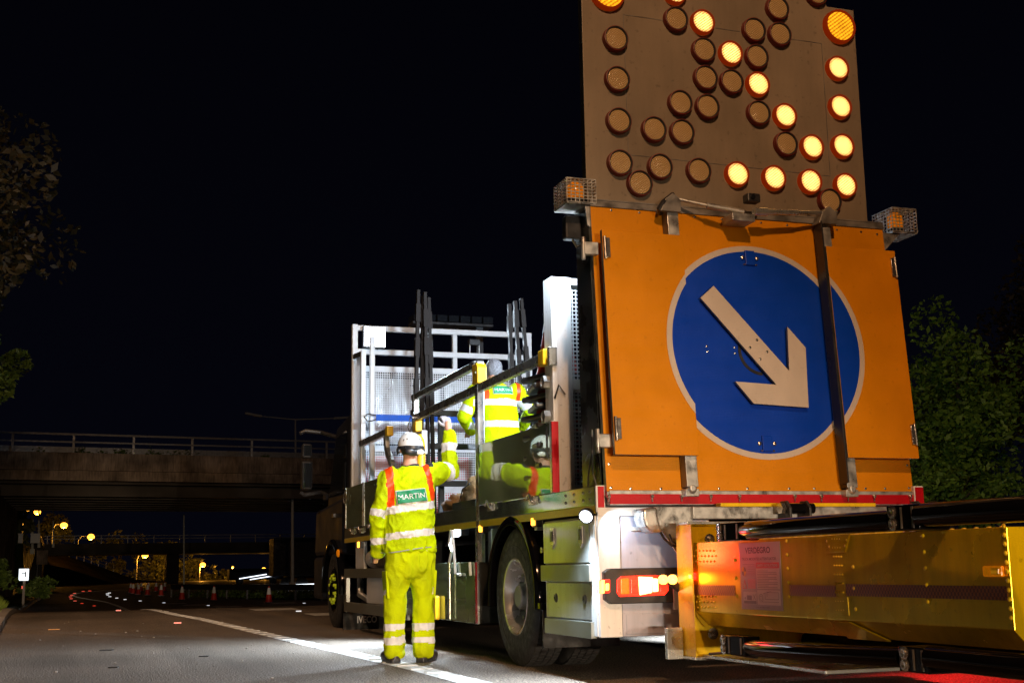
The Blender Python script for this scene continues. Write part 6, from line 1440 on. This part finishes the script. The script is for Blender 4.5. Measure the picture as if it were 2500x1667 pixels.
# ---------- worker standing on the road
Y0 = 10.35
def Q(px, py, y=Y0): return PY(px, py, y)
mpp = 1 / 306.0
def person_road():
    root = thing('person', (Q(1000, 1620).x, Y0, 0), 'person in yellow hi-vis suit and white helmet standing on the road, right hand raised', 'person')
    z_ = lambda py: Q(1000, py).z
    x_ = lambda px, py=1250: Q(px, py).x
    hip_l, hip_r = Q(973, 1378), Q(1027, 1376); kn_l, kn_r = Q(964, 1462, Y0 + .03), Q(1033, 1460, Y0 + .03); an_l, an_r = Q(961, 1590, Y0), Q(1032, 1596, Y0 + .02)
    sh_l, sh_r = Q(952, 1166, Y0 - .01), Q(1043, 1160, Y0 + .0); el_l, wr_l = Q(923, 1256, Y0 - .02), Q(921, 1338, Y0 + .12)
    el_r, wr_r = Q(1099, 1149, Y0 + .27), Q(1096, 1060, Y0 + .34)
    hd = Q(1002, 1090, Y0 + .02)
    # body: one continuous skin, legs to fingertips
    mb = MB()
    mb.sphere(hd, .088, 18, 0, (.92, 1.10, 1.25)); mb.sphere(hd + Vector((.01, .055, -.055)), .062, 14, 0, (.9, 1, 1.1))
    mb.tube([Q(1001, 1135, Y0 - .01), Q(1002, 1102, Y0)], [.062, .058], 16); limb(mb, [Q(1000, 1150, Y0 - .01), Q(1001, 1130, Y0 - .01)], [.075, .062])
    for s in (-1, 1): mb.sphere(hd + Vector((s * .082, .01, -.03)), .03, 10, 0, (.35, .8, 1.1))
    mb.sphere(hd + Vector((.012, .118, -.045)), .018, 8)
    ell_loft(mb, [(x_(1000), Y0, z_(1400), .13, .10), (x_(1000), Y0, z_(1340), .145, .10), (x_(1000), Y0, z_(1260), .14, .10), (x_(1000), Y0, z_(1190), .165, .105), (x_(1000), Y0, z_(1150), .12, .08)])
    for h, k, a in ((hip_l, kn_l, an_l), (hip_r, kn_r, an_r)): limb(mb, [h, k, Vector((a.x, a.y, .06))], [.09, .055, .042])
    limb(mb, [sh_l, el_l, wr_l], [.06, .045, .032]); limb(mb, [sh_r, el_r, wr_r], [.06, .045, .034])
    hl = wr_l + Vector((.02, .07, -.05)); limb(mb, [wr_l, hl], [.032, .036])
    hr_ = Q(1093, 1034, Y0 + .36); limb(mb, [wr_r, hr_], [.033, .032])
    for k in range(4): limb(mb, [hl + Vector((.0 + .012 * k - .02, .02, -.01)), hl + Vector((.0 + .012 * k - .02, .06, -.035)), hl + Vector((.012 * k - .02, .07, -.07))], [.009, .0085, .007])
    limb(mb, [hl + Vector((.02, -.01, 0)), hl + Vector((.035, .03, -.02)), hl + Vector((.03, .055, -.03))], [.010, .010, .008])
    body = volume('body', mb, .009, 2, None, ('skin',), None, root)
    # trousers
    mb = MB()
    ell_loft(mb, [(x_(998), Y0, z_(1408), .12, .115), (x_(999), Y0, z_(1390), .185, .135), (x_(1000), Y0, z_(1360), .197, .14), (x_(1000), Y0, z_(1325), .19, .13)])
    for h, k, a, s in ((hip_l, kn_l, an_l, -1), (hip_r, kn_r, an_r, 1)):
        mid = h.lerp(k, .55); cal = k.lerp(a, .5)
        limb(mb, [h + Vector((0, 0, .0)), mid, k, cal, Vector((a.x, a.y, .16)), Vector((a.x, a.y - .01, .095))], [.105, .096, .081, .079, .084, .080])
    def fl(p):
        base = fold(.018, 7.0, 2)(p) + .5 * fold(.012, 15, 3)(p)
        low = math.exp(-((p.z - .15) / .11) ** 2); base += low * (.015 * noise.noise(Vector((p.x * 6, p.y * 6, p.z * 22)))); return base
    zc = lambda a: (z_(a[0]), z_(a[1]))
    b1, b2 = (z_(1537), z_(1520)), (z_(1570), z_(1553))
    def ct(p):
        o_ = .012 * noise.noise(p * 9)
        if b1[0] < p.z + o_ < b1[1] or b2[0] < p.z + 1.6 * o_ < b2[1]: return 1
        if z_(1450) < p.z < z_(1434) and (p.x > x_(1052) or p.x < x_(941)): return 1
        return 0
    tr = volume('trousers', mb, .011, 3, fl, ('hivis2', 'silver'), ct, root)
    # cargo pockets, seat seam
    for s, px0 in ((-1, 945), (1, 1057)):
        c_ = Q(px0, 1424, Y0); m2 = MB(); 
        m2.prism([(c_.x - s * .012, Y0 - .05, z_(1460)), (c_.x - s * .012, Y0 + .10, z_(1460)), (c_.x + s * .002, Y0 + .10, z_(1392)), (c_.x + s * .002, Y0 - .05, z_(1392))], (s * .022, 0, 0)); m2.build('cargo_pocket', 'hivis2', tr, bevel=.008)
    bvt = bvh_of(tr)
    def seam(pts, nm, m, r=.0028):
        q = []
        for px, py in pts:
            p = Q(px, py, Y0); h = bvt.ray_cast(Vector((p.x, p.y - .6, p.z)), Vector((0, 1, 0))); q.append((h[0] if h[0] else p) + Vector((0, -.0015, 0)))
        MB().tube(q, r, 6).build(nm, m, tr)
    seam([(1021, 1337), (1030, 1343), (1044, 1347), (1056, 1346), (1060, 1339)], 'pocket_piping', 'silver'); seam([(998, 1352), (998, 1368), (998, 1384), (999, 1398)], 'seat_seam', 'hivis', .002)
    seam([(1014, 1352), (1014, 1384), (1035, 1387), (1056, 1386)], 'pocket_seam', 'hivis', .002)
    # jacket
    mb = MB()
    ell_loft(mb, [(x_(1000), Y0, z_(1346), .205, .150), (x_(999), Y0, z_(1325), .208, .155), (x_(999), Y0, z_(1285), .200, .150), (x_(1000), Y0, z_(1240), .198, .148), (x_(1000), Y0 - .005, z_(1200), .195, .146), (x_(1000), Y0 - .005, z_(1172), .180, .132), (x_(1001), Y0 - .005, z_(1155), .135, .105), (x_(1001), Y0 - .0, z_(1141), .072, .072), (x_(1001), Y0, z_(1136), .066, .068)])
    limb(mb, [sh_l, sh_l.lerp(el_l, .5), el_l, el_l.lerp(wr_l, .6), wr_l + (wr_l - el_l).normalized() * .03], [.088, .068, .060, .056, .053])
    limb(mb, [sh_r + Vector((-.03, 0, -.02)), sh_r.lerp(el_r, .5), el_r, el_r.lerp(wr_r, .55), el_r.lerp(wr_r, .95)], [.095, .084, .074, .060, .050])
    def fj(p):
        base = fold(.020, 6.5, 5, (1, 1, .8))(p) + .5 * fold(.013, 14, 8, (1, 1, .7))(p)
        tr_, dr = seg_t(p, sh_r, el_r)
        if dr < .13 and p.x > x_(1040): base += .010 * noise.noise(Vector((p.x * 16, p.y * 7, p.z * 9)))
        tl_, dl = seg_t(p, sh_l, wr_l)
        if dl < .10 and p.x < x_(945): base += .010 * noise.noise(Vector((p.x * 7, p.y * 7, p.z * 15)))
        return base
    def cj(p):
        wob = .006 * noise.noise(p * 8)
        if p.x < x_(939) and p.z < z_(1190):
            if z_(1261) < p.z + wob + (p.x - x_(920)) * .25 < z_(1243) or z_(1328) < p.z + wob < z_(1312): return 1
            return 0
        tf, df = seg_t(p, el_r, wr_r); tu, du = seg_t(p, sh_r, el_r)
        if p.x > x_(1058):
            if df < .085 and tf > .12: return 1 if .50 < tf < .73 else 0
            if .58 < tu < .83: return 1
            return 0
        f = (p.x - x_(938)) / (x_(1063) - x_(938)); sl = -f * 17 - 6 * (f * (1 - f))
        pz = p.z + wob
        if z_(1257 + sl) < pz < z_(1239 + sl): return 1
        if z_(1319 + sl * .75) < pz < z_(1302 + sl * .75): return 1
        if pz > z_(1240 + sl):
            if x_(936) < p.x < x_(955): return 2
            w2 = 1036 + (1225 - (1620 - (p.z - 0) * 306)) * -.0; tz = (z_(1150) - p.z) / (z_(1150) - z_(1225)); c_ = x_(1037 + 15 * max(0, min(1, tz)))
            if abs(p.x - c_) < .029: return 2
        if p.z > z_(1139): return 3
        return 0
    jk = volume('jacket', mb, .0085, 3, fj, ('hivis', 'silver', 'brace', 'navy'), cj, root)
    bv = bvh_of(jk)
    cn = [Q(*q) for q in ((958.5, 1202), (1026, 1195), (1030.5, 1224), (961, 1232))]
    patch_on(bv, cn, 'MARTIN', jk)
    q = []
    for px, py in ((936, 1349), (950, 1349), (966, 1347), (982, 1344), (1000, 1341), (1020, 1338), (1042, 1336), (1062, 1336)):
        p = Q(px, py); h = bv.ray_cast(Vector((p.x, p.y - .6, p.z + .01)), Vector((0, 1, 0))); q.append(((h[0] if h[0] else p) + Vector((0, -.002, -.008))))
    MB().tube(q, .004, 6).build('hem_piping', 'plate', jk)
    # glove on the raised hand: palm, five fingers
    mb = MB(); pc_ = Q(1092, 1033, Y0 + .37); up = (Q(1086, 1008, Y0 + .37) - Q(1095, 1050, Y0 + .35)).normalized(); rt = Vector((1, .1, .08)).normalized(); fw = up.cross(rt).normalized() * -1
    if fw.y < 0: fw = -fw
    limb(mb, [pc_ - up * .05, pc_ - up * .02 + rt * .004, pc_ + up * .012], [.031, .034, .030])
    for k in range(4): limb(mb, [pc_ - up * .03 + rt * (-.012 + .008 * k), pc_ + up * .025 + rt * (-.030 + .0195 * k)], [.018, .0135])
    ln = [.060, .070, .066, .052]
    for k in range(4):
        b_ = pc_ + up * (.028 - .004 * (k == 3)) + rt * (-.031 + .0205 * k); m1 = b_ + (up * .8 + fw * .45 + rt * (-.10 + .03 * k)).normalized() * ln[k] * .5; tp = m1 + (up * .45 + fw * .85).normalized() * ln[k] * .45; e = tp + (fw * .9 - up * .25).normalized() * ln[k] * .25
        limb(mb, [b_, m1, tp, e], [.0115, .0108, .0100, .0088])
    b_ = pc_ - up * .022 - rt * .025; limb(mb, [b_, b_ - rt * .032 + up * .020 + fw * .01, b_ - rt * .043 + up * .048 + fw * .02], [.017, .0125, .010])
    gl = volume('glove', mb, .0042, 2, None, ('glovegrey',), None, root)
    MB().lathe(pc_ - up * .085, up, [(-.004, .033), (.0, .039), (.032, .038), (.040, .034), (.040, .03)], 18).build('glove_cuff', 'cuff', gl)
    # helmet
    hc = Q(1002, 1088, Y0 + .02); mb = MB(); v = []; n = 40; mrows = 14
    for i in range(mrows + 1):
        t = i / mrows * R(98)
        for k in range(n):
            a = 2 * math.pi * k / n; rx, ry = .107, .135
            back = max(0, -math.sin(a)); z = math.cos(t) * .115 - (max(0, t - R(75)) / R(23)) * (.018 * back)
            v.append(hc + Vector((math.sin(t) * math.cos(a) * rx * (1 - .04 * abs(math.sin(2 * a))), math.sin(t) * math.sin(a) * ry, z)))
    mb.add(v, [(i * n + k, i * n + (k + 1) % n, (i + 1) * n + (k + 1) % n, (i + 1) * n + k) for i in range(mrows) for k in range(n)], 0, True)
    hm = mb.build('helmet', 'helmet', root); sd = hm.modifiers.new('s', 'SOLIDIFY'); sd.thickness = .004
    mb = MB()
    for dx, dz in ((-.052, .045), (.052, .045), (-.075, .04), (.077, .04)):
        p = hc + Vector((dx, 0, dz)); h = bvh_of(hm).ray_cast(Vector((p.x, p.y - .5, p.z)), Vector((0, 1, 0)))[0]
        if h: mb.sphere(h, .010, 10, 0, (.6, .35, 1.1))
    mb.build('helmet_vents', 'black', hm)
    band = []
    for k in range(25): a = R(180 + 180 * k / 24); band.append(hc + Vector((.111 * math.cos(a), .138 * math.sin(a), -.022 - .010 * math.cos(a) * 0 )))
    mb = MB()
    for a, b in zip(band, band[1:]): mb.bar(a, b, .008, .026)
    mb.build('goggle_strap', 'black', hm)
    mb = MB(); 
    for s in (-1, 1): mb.sphere(hc + Vector((s * .112, -.01, -.045)), .024, 12, 0, (.5, 1, 1.2))
    mb.build('ear_clip', 'black', hm)
    mb = MB().sphere(hc + Vector((-.018, -.115, -.058)), .045, 14, 0, (1.3, .5, .75)); mb.sphere(hc + Vector((0, -.108, -.075)), .03, 12, 0, (1.6, .5, .7)); mb.build('headband_cradle', 'black', hm)
    MB().sphere(hc + Vector((.05, -.112, -.062)), .038, 14, 0, (1.15, .5, .62)).build('ratchet_cover', 'helmet', hm)
    mb = MB().sphere(hd + Vector((0, -.012, -.012)), .096, 16, 0, (.92, 1.02, 1.0)); mb.build('hair', 'hairdark', root)
    # collar
    cp = Q(1001, 1139, Y0 - .0); MB().lathe(cp + Vector((0, 0, -.014)), (0, 0, 1), [(0, .082), (.012, .080), (.024, .074), (.024, .066)], 24).build('collar', 'navy', root)
    # boots
    def boot(a, ang):
        mb = MB(); f = Vector((math.sin(R(ang)), math.cos(R(ang)), 0)); g_ = Vector((f.y, -f.x, 0)); h = Vector((a.x, a.y - .0, 0))
        limb(mb, [h + Vector((0, 0, .16)) - f * .01, h + Vector((0, 0, .09)) - f * .015, h + Vector((0, 0, .055)) - f * .02], [.058, .056, .050]); limb(mb, [h - f * .035 + Vector((0, 0, .05)), h + f * .10 + Vector((0, 0, .058)), h + f * .185 + Vector((0, 0, .05))], [.046, .050, .045])
        mb.prism([h - f * .082 - g_ * .03, h - f * .06 - g_ * .046, h + f * .12 - g_ * .05, h + f * .215 - g_ * .025, h + f * .215 + g_ * .025, h + f * .12 + g_ * .05, h - f * .06 + g_ * .046, h - f * .082 + g_ * .03], (0, 0, .034))
        b = volume('boot', mb, .006, 2, lambda p: .003 * noise.noise(p * 30) if p.z > .05 else 0, ('boot', 'black'), lambda p: 1 if p.z < .027 else 0, root)
        mb = MB()
        for k in range(4): z = .075 + k * .022; mb.tube([h + g_ * .055 - f * .02 + Vector((0, 0, z)), h + f * .052 + g_ * .02 + Vector((0, 0, z + .012)), h + f * .055 - g_ * .02 + Vector((0, 0, z + .012)), h - g_ * .055 - f * .02 + Vector((0, 0, z))], .0035, 6)
        mb.build('lace', 'black', b)
    boot(Vector((an_l.x - .005, an_l.y, 0)), -6); boot(Vector((an_r.x + .01, an_r.y + .0, 0)), 38)
person_road()

# ---------- worker standing in the truck bed
Y2 = 12.35
def person_bed():
    Q2 = lambda px, py, y=Y2: PY(px, py, y)
    z_ = lambda py: Q2(1210, py).z
    x_ = lambda px, py=1000: Q2(px, py).x
    root = thing('person', (x_(1215), Y2, DZ), 'person with grey hair and no helmet, in yellow hi-vis jacket, up in the truck bed', 'person')
    sh_l, sh_r = Q2(1160, 958), Q2(1260, 956); el_l, el_r = Q2(1133, 1018, Y2 + .06), Q2(1297, 1003, Y2 + .06); wr_l, wr_r = Q2(1150, 1052, Y2 + .30), Q2(1275, 1040, Y2 + .30)
    hd = Q2(1205, 905, Y2 + .04); hip = z_(1090)
    hx = x_(1218)
    feet = [Vector((hx - .12, Y2, DZ)), Vector((hx + .12, Y2, DZ))]; kn = [Vector((hx - .11, Y2 + .03, DZ + .38)), Vector((hx + .11, Y2 + .03, DZ + .38))]; hp = [Vector((hx - .09, Y2, DZ + .72)), Vector((hx + .09, Y2, DZ + .72))]
    mb = MB(); mb.sphere(hd, .086, 18, 0, (.92, 1.1, 1.25)); mb.sphere(hd + Vector((0, .055, -.055)), .06, 14); mb.sphere(hd + Vector((0, .115, -.04)), .018, 8)
    for s in (-1, 1): mb.sphere(hd + Vector((s * .08, .01, -.03)), .03, 10, 0, (.35, .8, 1.1))
    limb(mb, [Q2(1208, 950), Q2(1206, 918, Y2 + .02)], [.07, .055])
    ell_loft(mb, [(hx, Y2, DZ + .62, .13, .10), (hx, Y2, z_(1050), .14, .10), (hx, Y2, z_(985), .165, .105), (x_(1210), Y2, z_(950), .12, .08)])
    for f_, k_, h_ in zip(feet, kn, hp): limb(mb, [h_, k_, f_ + Vector((0, 0, .06))], [.085, .055, .042])
    for s_, e_, w_ in ((sh_l, el_l, wr_l), (sh_r, el_r, wr_r)):
        limb(mb, [s_, e_, w_], [.06, .045, .032]); h0 = w_ + Vector((0, .07, -.01)); limb(mb, [w_, h0], [.032, .036])
        for k in range(4): o_ = Vector((-.027 + .018 * k, 0, 0)); limb(mb, [h0 + o_ + Vector((0, .02, 0)), h0 + o_ + Vector((0, .06, -.01)), h0 + o_ + Vector((0, .075, -.045))], [.0095, .009, .008])
        sg = 1 if s_ is sh_l else -1; limb(mb, [h0 + Vector((sg * .03, 0, 0)), h0 + Vector((sg * .05, .03, .0)), h0 + Vector((sg * .045, .06, -.01))], [.011, .010, .008])
    volume('body', mb, .010, 2, None, ('skin',), None, root)
    mb = MB(); ell_loft(mb, [(hx, Y2, DZ + .60, .13, .115), (hx, Y2, DZ + .70, .18, .13), (hx, Y2, z_(1050), .18, .13)])
    for f_, k_, h_ in zip(feet, kn, hp): limb(mb, [h_, h_.lerp(k_, .5), k_, f_ + Vector((0, 0, .10))], [.10, .092, .08, .082])
    volume('trousers', mb, .013, 3, fold(.007, 7, 1), ('hivis2', 'silver'), lambda p: 1 if (DZ + .22 < p.z < DZ + .28 or DZ + .33 < p.z < DZ + .39) else 0, root)
    mb = MB()
    ell_loft(mb, [(hx, Y2, z_(1092), .215, .155), (hx, Y2, z_(1070), .215, .155), (hx, Y2, z_(1035), .205, .150), (x_(1214), Y2, z_(990), .205, .148), (x_(1212), Y2, z_(962), .185, .13), (x_(1209), Y2, z_(946), .135, .105), (x_(1207), Y2, z_(934), .075, .075), (x_(1207), Y2, z_(929), .068, .07)])
    limb(mb, [sh_l, sh_l.lerp(el_l, .5), el_l, el_l.lerp(wr_l, .6), wr_l], [.092, .078, .074, .062, .054]); limb(mb, [sh_r, sh_r.lerp(el_r, .5), el_r, el_r.lerp(wr_r, .6), wr_r], [.092, .078, .074, .062, .054])
    def cj(p):
        wob = .006 * noise.noise(p * 8)
        if p.x < x_(1152): t, d = seg_t(p, sh_l, el_l); return 1 if .55 < t < .80 else 0
        if p.x > x_(1275): t, d = seg_t(p, sh_r, el_r); return 1 if .50 < t < .75 else 0
        pz = p.z + wob
        if z_(993) < pz < z_(977) or z_(1045) < pz < z_(1030): return 1
        if pz > z_(978) and (x_(1176) < p.x < x_(1187) or x_(1256) < p.x < x_(1267)): return 2
        return 3 if p.z > z_(932) else 0
    jk = volume('jacket', mb, .0105, 3, fold(.009, 6, 9, (1, 1, .8)), ('hivis', 'silver', 'brace', 'navy'), cj, root)
    patch_on(bvh_of(jk), [Q2(1196, 946), Q2(1244, 946), Q2(1244, 964), Q2(1196, 964)], 'MARTIN', jk, 16, 6)
    mb = MB(); v = mb.sphere(hd + Vector((0, -.012, .018)), .098, 20, 0, (.93, 1.04, 1.12))
    bmv = []
    for q in mb.v: p = Vector(q); d = (p - hd); bmv.append(tuple(p + d.normalized() * (.012 * noise.noise(p * 30))))
    mb.v = bmv; mb.build('hair', 'hairgrey', root)
    for f_ in feet:
        mb = MB(); limb(mb, [f_ + Vector((0, 0, .14)), f_ + Vector((0, -.01, .06))], [.055, .05]); limb(mb, [f_ + Vector((0, -.03, .05)), f_ + Vector((0, .17, .05))], [.045, .045]); mb.box(f_.x - .045, f_.x + .045, f_.y - .075, f_.y + .20, DZ + .001, DZ + .03)
        volume('boot', mb, .009, 2, None, ('boot',), None, root)
person_bed()
